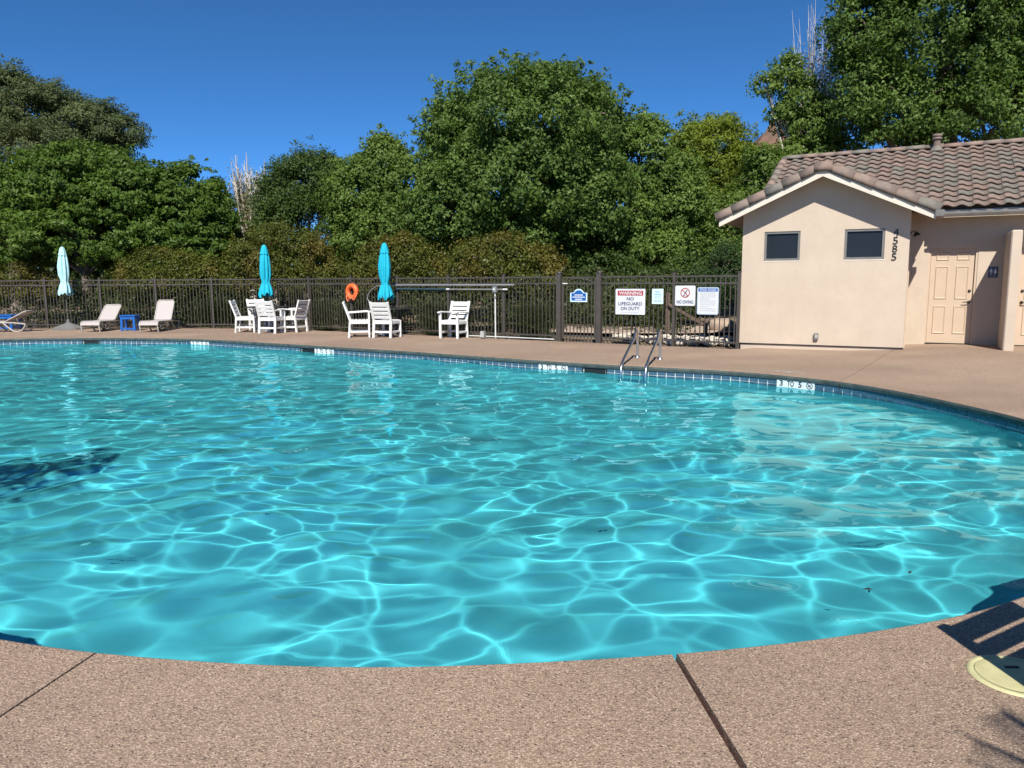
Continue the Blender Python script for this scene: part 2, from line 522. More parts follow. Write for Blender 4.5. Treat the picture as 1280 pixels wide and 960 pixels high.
for q in range(len(JI)):
    i0, d0, w0 = JI[q]
    i1, d1, w1 = JI[(q+1) % len(JI)]
    idx = list(range(i0, i1+1)) if i1 > i0 else list(range(i0, i1+1+NO))
    rays = []
    for m_, ii in enumerate(idx):
        j = ii % NO
        p = OUT[j].copy(); d = DIR[j]
        side = np.array([0., 0.])
        if m_ == 0: side = np.array([tang[j][0], tang[j][1]])*w0/2
        if m_ == len(idx)-1: side = -np.array([tang[j][0], tang[j][1]])*w1/2
        L = hit(p, d, DECK_OUTER)
        row = [(p[0]+side[0]+d[0]*a, p[1]+side[1]+d[1]*a, z) for a, z in PROF]
        for f in FR:
            a = .022+(L-.022)*f
            x, y = p[0]+side[0]+d[0]*a, p[1]+side[1]+d[1]*a
            row.append((x, y, deck_z(x, y)))
        row.append((row[-1][0], row[-1][1], row[-1][2]-.14))
        rays.append(row)
    nr = len(rays[0])
    vs_ = [p for r_ in rays for p in r_]
    fs_, mi = [], []
    for a in range(len(rays)-1):
        for b in range(nr-1):
            fs_.append((a*nr+b, (a+1)*nr+b, (a+1)*nr+b+1, a*nr+b+1)); mi.append(1 if b < 3 else 0)
    # end faces down the joint
    base = len(vs_)
    for a in (0, len(rays)-1):
        row = rays[a]
        o = len(vs_)
        vs_ += [(p[0], p[1], -.10) for p in row]
        for b in range(nr-1):
            fs_.append((a*nr+b, a*nr+b+1, o+b+1, o+b)); mi.append(0)
    me = bpy.data.meshes.new('slab')
    me.from_pydata(vs_, [], fs_)
    me.materials.append(M['deck']); me.materials.append(M['coping_edge'])
    me.polygons.foreach_set('material_index', mi)
    me.update()
    bm = bmesh.new(); bm.from_mesh(me); bmesh.ops.recalc_face_normals(bm, faces=bm.faces); bm.to_mesh(me); bm.free()
    link_mesh('slab', me, None, deck)
    # sealant in the joint at the start of this slab
    j = i0 % NO
    p, d = OUT[j], d0
    t = np.array([tang[j][0], tang[j][1]])
    L = hit(p, d, DECK_OUTER)-.02
    b_ = MB()
    nseg = max(8, min(90, int(L/.05)))
    prev = None
    for k in range(nseg+1):
        a = .06+(L-.06)*(k/nseg)**1.6
        c = p+d*a
        hw = w0*.75
        z = deck_z(c[0], c[1])-.006-(.008+.007*jr.random())
        cur = [(c[0]-t[0]*hw, c[1]-t[1]*hw, z), (c[0]+t[0]*hw, c[1]+t[1]*hw, z+.004*jr.uniform(-1, 1))]
        if prev: b_.poly([prev[0], cur[0], cur[1], prev[1]], True)
        prev = cur
    b_.build('joint_sealant', M['sealant'], deck)

# worn white paint marks on the deck beside the coping
def paint_mark(px0, px1, h, n):
    a, b = G(*px0), G(*px1)
    u = (b-a); L = u.length; u.normalize(); v = Vector((-u.y, u.x, 0))
    if v.y < 0: v = -v
    rr = random.Random(n)
    b_ = MB()
    k = max(3, int(L/.045))
    for r_ in range(n):
        for i in range(k):
            if rr.random() < .45: continue
            p = a + u*(L*(i+rr.uniform(0, .3))/k) + v*(h*(r_+rr.uniform(.1, .4))/n)
            w = L/k*rr.uniform(.5, 1.0); t = h/n*rr.uniform(.25, .55)
            z = .004+deck_z(p.x, p.y)
            c = [p, p+u*w, p+u*w+v*t, p+v*t]
            b_.poly([(q.x, q.y, z) for q in c])
    b_.build('worn_paint_mark', M['white_tile'], deck)
paint_mark((960, 464.5), (1004, 468), .30, 4)
paint_mark((676, 446), (706, 447.5), .10, 2)
paint_mark((744, 447.5), (758, 448), .10, 2)
paint_mark((396, 426.5), (404, 426.8), .10, 1)

# ------------------------------------------------------------------ pool shell
def inset(a):
    return OUT+NRM*a
pool = empty('pool')
tag(pool, kind='structure')
FLOOR = -1.02
rows = []
for a, z in [(.03, -.04), (.03, -.5), (.03, FLOOR+.25), (.015, FLOOR+.12), (-.05, FLOOR+.03), (-.16, FLOOR)]:
    P = inset(a)
    rows.append(np.c_[P, np.full(NO, z)])
B0 = inset(-.16)
for f in (.9, .75, .55, .35, .15, .02):
    P = CEN+(B0-CEN)*f
    rows.append(np.c_[P, FLOOR-.30*np.clip((P[:, 1]-4.5)/6, 0, 1)*(1-f)**.5])
V = np.vstack(rows)
F = []
for r_ in range(len(rows)-1):
    for k in range(NO):
        k2 = (k+1) % NO
        F.append((r_*NO+k, r_*NO+k2, (r_+1)*NO+k2, (r_+1)*NO+k))
F.append(tuple((len(rows)-1)*NO+k for k in range(NO)))
me = bpy.data.meshes.new('shell')
me.from_pydata(V.tolist(), [], F)
me.polygons.foreach_set('use_smooth', [True]*len(F))
me.materials.append(M['plaster']); me.materials.append(M['grout'])
me.update()
bm = bmesh.new(); bm.from_mesh(me)
bmesh.ops.recalc_face_normals(bm, faces=bm.faces)
if sum(f.normal.z for f in bm.faces) < 0: bmesh.ops.reverse_faces(bm, faces=bm.faces)
bm.to_mesh(me); bm.free()
shell = link_mesh('shell', me, None, pool)
shell.cycles.is_caustics_receiver = True

# grout band and waterline tiles
WATER = -.165
arc = resample(OUT, .150)
ta = np.roll(arc, -1, 0)-np.roll(arc, 1, 0); ta /= np.linalg.norm(ta, axis=1)[:, None]
na = np.stack([-ta[:, 1], ta[:, 0]], 1)
if ((arc-CEN)*na).sum() < 0: na = -na
gb = MB()
Pg = inset(.024)
for k in range(NO):
    k2 = (k+1) % NO
    gb.poly([(Pg[k][0], Pg[k][1], -.06), (Pg[k2][0], Pg[k2][1], -.06), (Pg[k2][0], Pg[k2][1], -.235), (Pg[k][0], Pg[k][1], -.235)])
gbo = gb.build('grout_band', M['grout'], pool)
gbo.cycles.is_caustics_receiver = True
tb = MB(); tb.cbox((0, 0, 0), (.136, .010, .056), ch=.003)
tile_me = tb.mesh('waterline_tile', M['tile'])
def near_arc(p):
    return int(np.argmin(np.linalg.norm(arc-np.array([p.x, p.y]), axis=1)))
# far wall as it is seen
MARK = {}
for px in ((253, 427), (405, 436), (684, 456), (969, 477)):
    i = near_arc(G(px[0], px[1]-4))
    for k in range(4): MARK[(i-(k-1)) % len(arc) if False else (i+k-1) % len(arc)] = (i, k)
SKIM = {}
for px in ((102, 423), (380, 431), (738, 455)):
    i = near_arc(G(*px))
    for k in range(-1, 2 if px[0] > 110 else 2): SKIM[(i+k) % len(arc)] = i
lowrow = MB()
rt_ = random.Random(3)
for k in range(len(arc)):
    p, n_, t_ = arc[k], na[k], ta[k]
    seen = p[1] > 7.2 and p[0] > -14.2 and (p[1] > 12 or p[0] > 0)
    if not seen or k in MARK or k in SKIM: continue
    rz = math.atan2(t_[1], t_[0])
    o = link_mesh('waterline_tile', tile_me, None, pool, (p[0]+n_[0]*.018, p[1]+n_[1]*.018, -.107+rt_.uniform(-.0015, .0015)), (rt_.uniform(-.02, .02), 0, rz+rt_.uniform(-.01, .01)))
    lowrow.cbox((p[0]+n_[0]*.018, p[1]+n_[1]*.018, -.177), (.136, .010, .056), rz, ch=.003)
lr = lowrow.build('submerged_tile_row', M['tile'], pool)
lr['kind'] = 'stuff'

def text_mesh(body, m, parent, fit, loc, rot, name='lettering', bold=.022):
    cu = bpy.data.curves.new('t', 'FONT')
    cu.body = body; cu.size = 1.0; cu.align_x = 'CENTER'; cu.align_y = 'CENTER'; cu.extrude = 0.0
    cu.resolution_u = 3; cu.offset = bold
    ob = bpy.data.objects.new('t', cu); COL.objects.link(ob)
    dg = bpy.context.evaluated_depsgraph_get(); dg.update()
    me = bpy.data.meshes.new_from_object(ob.evaluated_get(dg))
    bpy.data.objects.remove(ob); bpy.data.curves.remove(cu)
    n = len(me.vertices)
    a = np.empty(n*3); me.vertices.foreach_get('co', a); a = a.reshape(-1, 3)
    lo, hi = a.min(0), a.max(0)
    a = a-(lo+hi)/2
    w, h = hi[0]-lo[0], hi[1]-lo[1]
    a[:, 0] *= fit[0]/w if fit[0] else fit[1]/h
    a[:, 1] *= fit[1]/h
    a[:, 2] = 0
    me.vertices.foreach_set('co', a.ravel()); me.update()
    me.materials.clear(); me.materials.append(m); me.name = name
    return link_mesh(name, me, None, parent, loc, rot)

def ring_mesh(b, c, r0, r1, n=28, a0=0, a1=2*PI):
    for k in range(n):
        u, v = a0+(a1-a0)*k/n, a0+(a1-a0)*(k+1)/n
        b.poly([(c[0]+r0*math.cos(u), c[1], c[2]+r0*math.sin(u)), (c[0]+r0*math.cos(v), c[1], c[2]+r0*math.sin(v)),
                (c[0]+r1*math.cos(v), c[1], c[2]+r1*math.sin(v)), (c[0]+r1*math.cos(u), c[1], c[2]+r1*math.sin(u))])

marks = sorted(set(i for i, k in MARK.values()))
wt = MB(); wt.cbox((0, 0, 0), (.150, .012, .128), ch=.003)
wt_me = wt.mesh('marker_tile', M['white_tile'])
for i in marks:
    p, n_, t_ = arc[i], na[i], ta[i]
    # local x runs to the right as seen from the water
    t = Vector((t_[0], t_[1], 0)); n2 = Vector((n_[0], n_[1], 0))
    x = t if t.cross(Vector((0, 0, 1))).dot(-n2) > 0 else -t
    order = sorted([kk for kk, vv in MARK.items() if vv[0] == i], key=lambda kk: Vector((arc[kk][0], arc[kk][1], 0)).dot(x))
    for q, kk in enumerate(order):
        pp = arc[kk]
        nn = na[kk]; tt = Vector((ta[kk][0], ta[kk][1], 0)); tt = tt if tt.dot(x) > 0 else -tt
        rz = math.atan2(tt.y, tt.x)
        mk = link_mesh('depth_marker_tile', wt_me, None, pool, (pp[0]+nn[0]*.012, pp[1]+nn[1]*.012, -.125), (0, 0, rz))
        if q < 3:
            text_mesh(('3', 'TO', '5')[q], M['black'], mk, ((.052, .105, .055)[q], .085), (0, -.0075, .004), (PI/2, 0, 0), 'numeral')
        else:
            b_ = MB(); ring_mesh(b_, (0, -.0075, .004), .040, .050)
            b_.bar((-.032, -.0085, .036), (.032, -.0085, -.028), .008, .001, (0, 1, 0))
            b_.bar((-.022, -.0078, -.012), (.018, -.0078, .016), .014, .001, (0, 1, 0))
            b_.build('no_diving_symbol', M['black'], mk)
for i in sorted(set(SKIM.values())):
    p, n_ = arc[i], na[i]
    rz = math.atan2(n_[1], n_[0])-PI/2
    s_ = empty('skimmer', (p[0], p[1], -.135), rz, parent=pool)
    part('mouth', M['dark_hole'], s_, lambda b: b.box((0, .045, 0), (.40, .05, .10)))
    def fr(b):
        b.box((0, .012, .058), (.46, .018, .016)); b.box((0, .012, -.058), (.46, .018, .016))
        b.box((-.222, .012, 0), (.016, .018, .10)); b.box((.222, .012, 0), (.016, .018, .10))
    part('mouth_frame', M['dark_hole'], s_, fr)

# ------------------------------------------------------------------ water surface: a real rippled sheet
rngw = np.random.default_rng(21)
STEP = .020
xs = np.arange(-15.4, 5.7, STEP); ys = np.arange(2.4, 20.4, STEP)
def inside_mask(X, Y, poly):
    m = np.zeros(X.shape, bool)
    px, py = poly[:, 0], poly[:, 1]
    qx, qy = np.roll(px, -1), np.roll(py, -1)
    yv = Y[:, 0]
    for r_ in range(Y.shape[0]):          # row by row crossings
        y = yv[r_]
        c = ((py > y) != (qy > y))
        xx = np.sort(px[c]+(y-py[c])*(qx[c]-px[c])/(qy[c]-py[c]))
        for a in range(0, len(xx)-1, 2):
            m[r_] |= (X[r_] > xx[a]) & (X[r_] < xx[a+1])
    return m
X, Y = np.meshgrid(xs, ys)
msk = inside_mask(X, Y, inset(.22)[::2])
KQ = .98
def warp(x, y, s, a, ph):
    return (x+a*(np.sin(s*1.1*y+.5*s*x+ph)+.6*np.sin(s*2.3*x-1.4*s*y+2*ph))/1.6, y+a*(np.sin(s*x-.6*s*y+1.7*ph)+.6*np.sin(2.1*s*y+1.2*s*x+.4*ph))/1.6)
def waves(x, y, l0, l1, n, power, mean_dir=100, spread=55):
    lam = np.exp(rngw.uniform(math.log(l0), math.log(l1), n))
    th = rngw.normal(R(mean_dir), R(spread), n)
    h = np.zeros(x.shape)
    for i in range(n):
        k = 2*PI/lam[i]
        h += lam[i]**power*rngw.uniform(.5, 1.3)*np.sin(k*(math.cos(th[i])*x+math.sin(th[i])*y)+rngw.uniform(0, 2*PI))
    return h/h.std()
def ridges(x, y, cell, wid):
    """soft ridge lines between the cells of a jittered grid"""
    gx, gy = x/cell, y/cell
    ix, iy = np.floor(gx).astype(int), np.floor(gy).astype(int)
    x0, y0 = ix.min()-2, iy.min()-2
    jx = rngw.uniform(.08, .92, (iy.max()-y0+3, ix.max()-x0+3)); jy = rngw.uniform(.08, .92, jx.shape)
    F1 = np.full(x.shape, 9e9); F2 = F1.copy()
    P1x = np.zeros(x.shape); P1y = P1x.copy(); P2x = P1x.copy(); P2y = P1x.copy()
    for a in (-1, 0, 1):
        for b in (-1, 0, 1):
            cx, cy = ix+a-x0, iy+b-y0
            px, py = ix+a+jx[cy, cx], iy+b+jy[cy, cx]
            d = (gx-px)**2+(gy-py)**2
            m1 = d < F1
            m2 = ~m1 & (d < F2)
            F2 = np.where(m1, F1, np.where(m2, d, F2)); P2x = np.where(m1, P1x, np.where(m2, px, P2x)); P2y = np.where(m1, P1y, np.where(m2, py, P2y))
            F1 = np.where(m1, d, F1); P1x = np.where(m1, px, P1x); P1y = np.where(m1, py, P1y)
    e = (F2-F1)/(2*np.hypot(P2x-P1x, P2y-P1y)+1e-6)*cell
    return np.exp(-(e/wid)**2)
# focusing strength of the surface, then the height that has it (Poisson solve)
DEP = np.interp(Y, [4.5, 10.5], [.86, 1.05])
QC = 1.0/(.52*DEP)
wx, wy = warp(X, Y, 1.3, .22, .3)
wx, wy = warp(wx, wy, 4.1, .05, 1.1)
s1 = np.clip(.62+.42*waves(X, Y, .8, 2.5, 16, .5, 0, 180), .12, 1.0)
r1 = ridges(wx*.62, wy, .285, .022)*s1
wx2, wy2 = warp(X+3, Y+7, 2.2, .16, 2.0)
s2 = np.clip(.35+.40*waves(X, Y, .7, 2.0, 16, .5, 0, 180), 0, .8)
r2 = ridges(wx2*.6, wy2, .205, .019)*s2
q = np.maximum(r1, .0)+.8*r2+.22*waves(X, Y, .28, .7, 40, .3)
q = KQ*np.tanh(q/KQ)
q = (q-q.mean())*QC*1.42*np.interp(Y, [3.5, 6, 12], [.9, 1, .85])
kx = 2*PI*np.fft.fftfreq(q.shape[1], STEP)[None, :]; ky = 2*PI*np.fft.fftfreq(q.shape[0], STEP)[:, None]
k2 = kx**2+ky**2; k2[0, 0] = 1
H = np.fft.fft2(q)/k2
H *= k2/(k2+(2*PI/2.2)**2)            # no swell longer than the pool ripples
z = np.real(np.fft.ifft2(H))
z = z+.006*waves(X, Y, .8, 2.2, 24, .8)
idx = -np.ones(X.shape, np.int64)
mv = msk.copy()
mv[:-1, :] |= msk[1:, :]; mv[:, :-1] |= msk[:, 1:]; mv[1:, :] |= msk[:-1, :]; mv[:, 1:] |= msk[:, :-1]
idx[mv] = np.arange(mv.sum())
xv, yv, z = X[mv], Y[mv], z[mv]
vco = np.stack([xv, yv, WATER+z], 1)
q = (idx[:-1, :-1] >= 0) & (idx[1:, :-1] >= 0) & (idx[:-1, 1:] >= 0) & (idx[1:, 1:] >= 0)
fa = np.stack([idx[:-1, :-1][q], idx[:-1, 1:][q], idx[1:, 1:][q], idx[1:, :-1][q]], 1)
def mesh_np(name, v, f, sm=False):
    me = bpy.data.meshes.new(name)
    me.vertices.add(len(v)); me.vertices.foreach_set('co', np.ascontiguousarray(v, np.float32).ravel())
    k = f.shape[1]
    me.loops.add(f.size); me.loops.foreach_set('vertex_index', np.ascontiguousarray(f, np.int32).ravel())
    me.polygons.add(len(f)); me.polygons.foreach_set('loop_start', np.arange(0, f.size, k, dtype=np.int32))
    if sm: me.polygons.foreach_set('use_smooth', np.ones(len(f), bool))
    me.update(calc_edges=True)
    return me
wm = mesh_np('water', vco, fa, True)
water = link_mesh('water', wm, M['water'])
tag(water, kind='structure')
water.cycles.is_caustics_caster = True

# ------------------------------------------------------------------ ground beyond the deck
gn = MB()
angs = [2*PI*k/240 for k in range(240)]
rings = []
gr = random.Random(2)
def terrain(x, y):
    p = Vector((x, y, 0))-BA
    h = -.07
    d = math.hypot(x+3, y-10)
    h += .05*math.sin(x*.9+1)*math.sin(y*.8) * smooth((d-13)/4)
    if y > 30: h += .03*min(y-30, 60)
    return h
for a in angs:
    d = np.array([math.cos(a), math.sin(a)])
    c = np.array([-3.0, 9.0])
    L = hit(c, d, DECK_OUTER)
    row = []
    for k, L2 in enumerate([L-.25, L+.1, L+.6, L+1.4, L+2.6, L+4, L+6, L+9, L+14, L+25, L+60, L+150, L+600]):
        x, y = c+d*L2
        row.append((x, y, -.09 if k < 1 else terrain(x, y)))
    rings.append(row)
nr = len(rings[0])
vs_ = [p for r_ in rings for p in r_]
fs_ = [(a*nr+b, ((a+1) % 240)*nr+b, ((a+1) % 240)*nr+b+1, a*nr+b+1) for a in range(240) for b in range(nr-1)]
gn.raw(vs_, fs_, True)
go = gn.build('ground', M['ground'])
tag(go, kind='structure')

# ------------------------------------------------------------------ pool house
house = empty('pool_house', BA, -BROT, 'peach stucco pool house with clay tile roof beside the pool deck', 'building')
W, PK = 3.06, 1.53                         # facade width, gable peak
TANP = .453
def gable_z(u):                            # underside of the wing roof over the facade
    return 3.40-TANP*abs(u-PK)
ZB = .09
win = [(.43, 1.12, 1.78, 2.36), (1.93, 2.64, 1.78, 2.36)]
fb = MB()
cuts = [0, .43, 1.12, PK, 1.93, 2.64, W]
for a, b in zip(cuts[:-1], cuts[1:]):
    w = next((q for q in win if abs(q[0]-a) < 1e-6), None)
    if w:
        fb.poly([(a, 0, ZB), (b, 0, ZB), (b, 0, w[2]), (a, 0, w[2])])
        fb.poly([(a, 0, w[3]), (b, 0, w[3]), (b, 0, gable_z(b)), (a, 0, gable_z(a))])
        d = .10
        fb.poly([(a, 0, w[2]), (b, 0, w[2]), (b, d, w[2]), (a, d, w[2])])
        fb.poly([(a, 0, w[3]), (a, d, w[3]), (b, d, w[3]), (b, 0, w[3])])
        fb.poly([(a, 0, w[2]), (a, d, w[2]), (a, d, w[3]), (a, 0, w[3])])
        fb.poly([(b, 0, w[2]), (b, 0, w[3]), (b, d, w[3]), (b, d, w[2])])
    else:
        fb.poly([(a, 0, ZB), (b, 0, ZB), (b, 0, gable_z(b)), (a, 0, gable_z(a))])
# return walls of the wing
WB = 1.30                                  # main wall line
fb.poly([(0, 0, ZB), (0, 0, gable_z(0)), (0, 5.5, gable_z(0)), (0, 5.5, ZB)])
dr0, dr1, drz = .48, 1.14, 2.00            # door opening in the right return wall
fb.poly([(W, 0, -.1), (W, dr0, -.1), (W, dr0, 2.69), (W, 0, 2.69)])
fb.poly([(W, dr1, -.1), (W, WB, -.1), (W, WB, 2.69), (W, dr1, 2.69)])
fb.poly([(W, dr0, drz), (W, dr1, drz), (W, dr1, 2.69), (W, dr0, 2.69)])
fb.poly([(W, dr0, -.1), (W-.1, dr0, -.1), (W-.1, dr0, drz), (W, dr0, drz)])
fb.poly([(W, dr1, -.1), (W, dr1, drz), (W-.1, dr1, drz), (W-.1, dr1, -.1)])
fb.poly([(W, dr0, drz), (W-.1, dr0, drz), (W-.1, dr1, drz), (W, dr1, drz)])
fb.poly([(0, 0, ZB), (0, .02, ZB), (W, .02, ZB), (W, 0, ZB)])
fb.build('wing_wall', M['stucco'], house)
part('base_course', M['stucco'], house, lambda b: b.box((W/2, .16, -.02), (W-.05, .28, .20)))
part('weep_screed', M['bronze'], house, lambda b: b.box((W/2, -.004, ZB+.005), (W+.01, .012, .012)))
# main wall with door openings
d1a, d1b, dz = 3.40, 4.25, 2.02
d2a, d2b = 4.92, 5.77
mb_ = MB()
def mwall(a, b, z0, z1): mb_.poly([(a, WB, z0), (b, WB, z0), (b, WB, z1), (a, WB, z1)])
TOPZ = 2.90
mwall(W-.1, d1a, -.1, TOPZ); mwall(d1a, d1b, dz, TOPZ); mwall(d1b, d2a, -.1, TOPZ); mwall(d2a, d2b, dz, TOPZ); mwall(d2b, 9.5, -.1, TOPZ)
for a, b in ((d1a, d1b), (d2a, d2b)):
    d = .14
    mb_.poly([(a, WB, -.1), (a, WB+d, -.1), (a, WB+d, dz), (a, WB, dz)])
    mb_.poly([(b, WB, -.1), (b, WB, dz), (b, WB+d, dz), (b, WB+d, -.1)])
    mb_.poly([(a, WB, dz), (a, WB+d, dz), (b, WB+d, dz), (b, WB, dz)])
mb_.poly([(9.5, WB, -.1), (9.5, 7.3, -.1), (9.5, 7.3, TOPZ), (9.5, 4.3, 4.3), (9.5, WB, TOPZ)])
mb_.poly([(0, 5.5, -.1), (0, 7.3, -.1), (0, 7.3, TOPZ), (0, 5.5, TOPZ)])
mb_.poly([(0, 7.3, -.1), (9.5, 7.3, -.1), (9.5, 7.3, TOPZ), (0, 7.3, TOPZ)])
mb_.build('main_wall', M['stucco'], house)
# partition between the two doors
part('partition_wall', M['stucco'], house, lambda b: b.box((4.76, .70, 1.07), (.17, 1.196, 2.38), ch=.02))
# windows
for (a, b, z0, z1) in win:
    w = empty('window', ((a+b)/2, .04, (z0+z1)/2), parent=house)
    ww, hh = b-a, z1-z0
    def fr(m):
        t = .045
        m.box((0, 0, hh/2-t/2), (ww, .05, t)); m.box((0, 0, -hh/2+t/2), (ww, .05, t))
        m.box((-ww/2+t/2, 0, 0), (t, .05, hh-2*t)); m.box((ww/2-t/2, 0, 0), (t, .05, hh-2*t))
    part('window_frame', M['alu_frame'], w, fr)
    part('pane', M['glass'], w, lambda m: m.box((0, .012, 0), (ww-.088, .006, hh-.088)))
    part('sill', M['trim'], w, lambda m: m.box((0, -.030, -hh/2-.012), (ww+.02, .03, .02)))
def six_panel_door(u0, u1, yb, zt, parent):
    d = empty('door', ((u0+u1)/2, yb, .10), parent=parent)
    w, h = u1-u0-.09, zt-.10-.05
    leaf = part('door_leaf', M['stucco_door'], d, lambda b: b.box((0, .03, h/2+.015), (w, .04, h)))
    s = w/2
    for cx in (-.235*w, .235*w):
        for z0, z1 in ((.10*h, .40*h), (.47*h, .82*h), (.88*h, .965*h)):
            pw = .30*w
            def pn(b):
                o = [(-pw/2, z0), (pw/2, z0), (pw/2, z1), (-pw/2, z1)]
                i = [(-pw/2+.032, z0+.032), (pw/2-.032, z0+.032), (pw/2-.032, z1-.032), (-pw/2+.032, z1-.032)]
                m_ = [(-pw/2+.014, z0+.014), (pw/2-.014, z0+.014), (pw/2-.014, z1-.014), (-pw/2+.014, z1-.014)]
                for A, ya, Bq, yb_ in ((o, .008, m_, -.006), (m_, -.006, i, .0055)):
                    for k in range(4):
                        k2 = (k+1) % 4
                        b.poly([(A[k][0], ya, A[k][1]), (A[k2][0], ya, A[k2][1]), (Bq[k2][0], yb_, Bq[k2][1]), (Bq[k][0], yb_, Bq[k][1])])
                b.poly([(x, .0055, z) for x, z in i])
            part('panel', M['stucco_door'], leaf, pn, (cx, 0, .015))
    def frame(b):
        b.box((-(w/2+.035), -.005, h/2+.02), (.06, .06, h+.08)); b.box(((w/2+.035), -.005, h/2+.02), (.06, .06, h+.08))
        b.box((0, -.005, h+.045), (w+.01, .06, .055))
    part('door_frame', M['stucco_door'], d, frame)
    part('threshold', M['bronze'], d, lambda b: b.box((0, .02, -.01), (w+.05, .12, .03)))
    return d, w, h
d1, w, h = six_panel_door(d1a, d1b, WB+.05, dz, house)
def lever(b, x, z, s=-1):
    b.lathe([(.001, -.012), (.03, -.012), (.03, 0), (.001, 0)], 14)
def handle_set(d, x, s):
    h_ = empty('handle', (x, 0, 0), parent=d)
    def rose(b):
        b.lathe([(.001, 0), (.03, .002), (.026, .014), (.012, .02), (.011, .05), (.001, .052)], 14)
    part('lever_rose', M['bronze'], h_, rose, (0, .008, .84), (PI/2, 0, 0))
    part('lever', M['bronze'], h_, lambda b: b.tube([(0, -.045, .84), (s*.05, -.05, .84), (s*.11, -.045, .836)], [.011, .010, .008], 8))
    part('deadbolt', M['bronze'], h_, lambda b: b.lathe([(.001, 0), (.028, .002), (.024, .018), (.001, .02)], 14), (0, .008, 1.06), (PI/2, 0, 0))
handle_set(d1, w/2-.06, -1)
d2, w, h = six_panel_door(d2a, d2b, WB+.05, dz, house)
handle_set(d2, -w/2+.06, 1)
# side door in the return wall
sd = empty('door', (W-.06, (dr0+dr1)/2, 0), PI/2, parent=house)
part('door_leaf', M['stucco_door'], sd, lambda b: b.box((0, .03, 1.02), (dr1-dr0-.01, .03, 1.94)))
part('door_knob', M['bronze'], sd, lambda b: b.lathe([(.001, 0), (.02, .0), (.012, .02), (.03, .045), (.02, .065), (.001, .07)], 12), (.24, .012, 1.0), (PI/2, 0, 0))
part('door_frame', M['stucco_door'], house, lambda b: (b.box((W+.008, dr0-.03, 1.0), (.02, .06, 2.06)), b.box((W+.008, dr1+.03, 1.0), (.02, .06, 2.06)), b.box((W+.008, (dr0+dr1)/2, drz+.03), (.02, dr1-dr0, .06))))
# house number: 4 5 8 5 down the wall
hn = empty('house_number', (2.825, -.012, 0), parent=house)
for k, ch_ in enumerate('4585'):
    t = text_mesh(ch_, M['bronze'], hn, (.085, .135), (-.004*k, .008, 2.275-.152*k), (PI/2, 0, 0), 'numeral', 0.0)
    for q in range(1):
        md = t.modifiers.new('thick', 'SOLIDIFY'); md.thickness = .010; md.offset = 1
# outlet box
ob_ = empty('outlet_box', (1.50, 0, .27), parent=house)
part('cover', M['base_grey'], ob_, lambda b: b.box((0, -.03, 0), (.085, .06, .14), ch=.012))
part('lid', M['concrete'], ob_, lambda b: b.box((.006, -.064, .006), (.05, .014, .07), ch=.005))
# wall lamp on the return wall
lp = empty('wall_lamp', (W, .20, 2.26), parent=house)
lp.scale = (.55, .55, .55)
part('wall_plate', M['bronze'], lp, lambda b: b.lathe([(.001, 0), (.06, 0), (.055, .02), (.001, .025)], 14), (0, 0, 0), (0, PI/2, 0))
part('arm', M['bronze'], lp, lambda b: b.tube([(.01, 0, 0), (.07, -.0, .07), (.14, -.0, .07), (.18, 0, .02)], .013, 8))
part('lamp_shade', M['bronze'], lp, lambda b: b.lathe([(.001, .04), (.03, .04), (.05, .02), (.11, -.07), (.125, -.10), (.115, -.10), (.001, -.02)], 20), (.18, 0, 0), (0, R(-18), 0))

# ---- roofs
roof = empty('roof', (0, 0, 0), parent=house)
EAVE_V, EAVE_Z, RID_V = .82, 2.74, 4.30
def main_z(v): return EAVE_Z+TANP*(v-EAVE_V)
RID_Z = main_z(RID_V)
OV = .38                                    # gable overhang
ROOF_L = .05
def wing_top(u): return 3.52-TANP*abs(u-PK)  # top of the wing roof deck
def decks(b):
    t = .05
    for z_off in (0, -t):
        b.poly([(ROOF_L, EAVE_V, EAVE_Z+z_off), (9.9, EAVE_V, EAVE_Z+z_off), (9.9, RID_V, RID_Z+z_off), (ROOF_L, RID_V, RID_Z+z_off)])
        b.poly([(ROOF_L, RID_V, RID_Z+z_off), (9.9, RID_V, RID_Z+z_off), (9.9, 7.9, EAVE_Z+z_off), (ROOF_L, 7.9, EAVE_Z+z_off)])
    for z_off in (-.05, -.10):
        for s in (-1, 1):
            ue = PK+s*1.92
            b.poly([(PK, -OV+.02, 3.52+z_off), (ue, -OV+.02, wing_top(ue)+z_off), (ue, EAVE_V+.1 if s > 0 else 2.2, wing_top(ue)+z_off), (PK, 2.75, 3.52+z_off)])
part('roof_deck', M['soffit'], roof, decks)
# gable barge boards
for s in (-1, 1):
    def bb(b):
        pts = [(PK, 3.345), (PK, 3.475), (PK+s*1.93, 3.475-TANP*1.93), (PK+s*1.93, 3.345-TANP*1.93)]
        b.prism(pts if s > 0 else pts[::-1], -OV-.02, -OV+.02)
    part('barge_board', M['trim'], roof, bb)
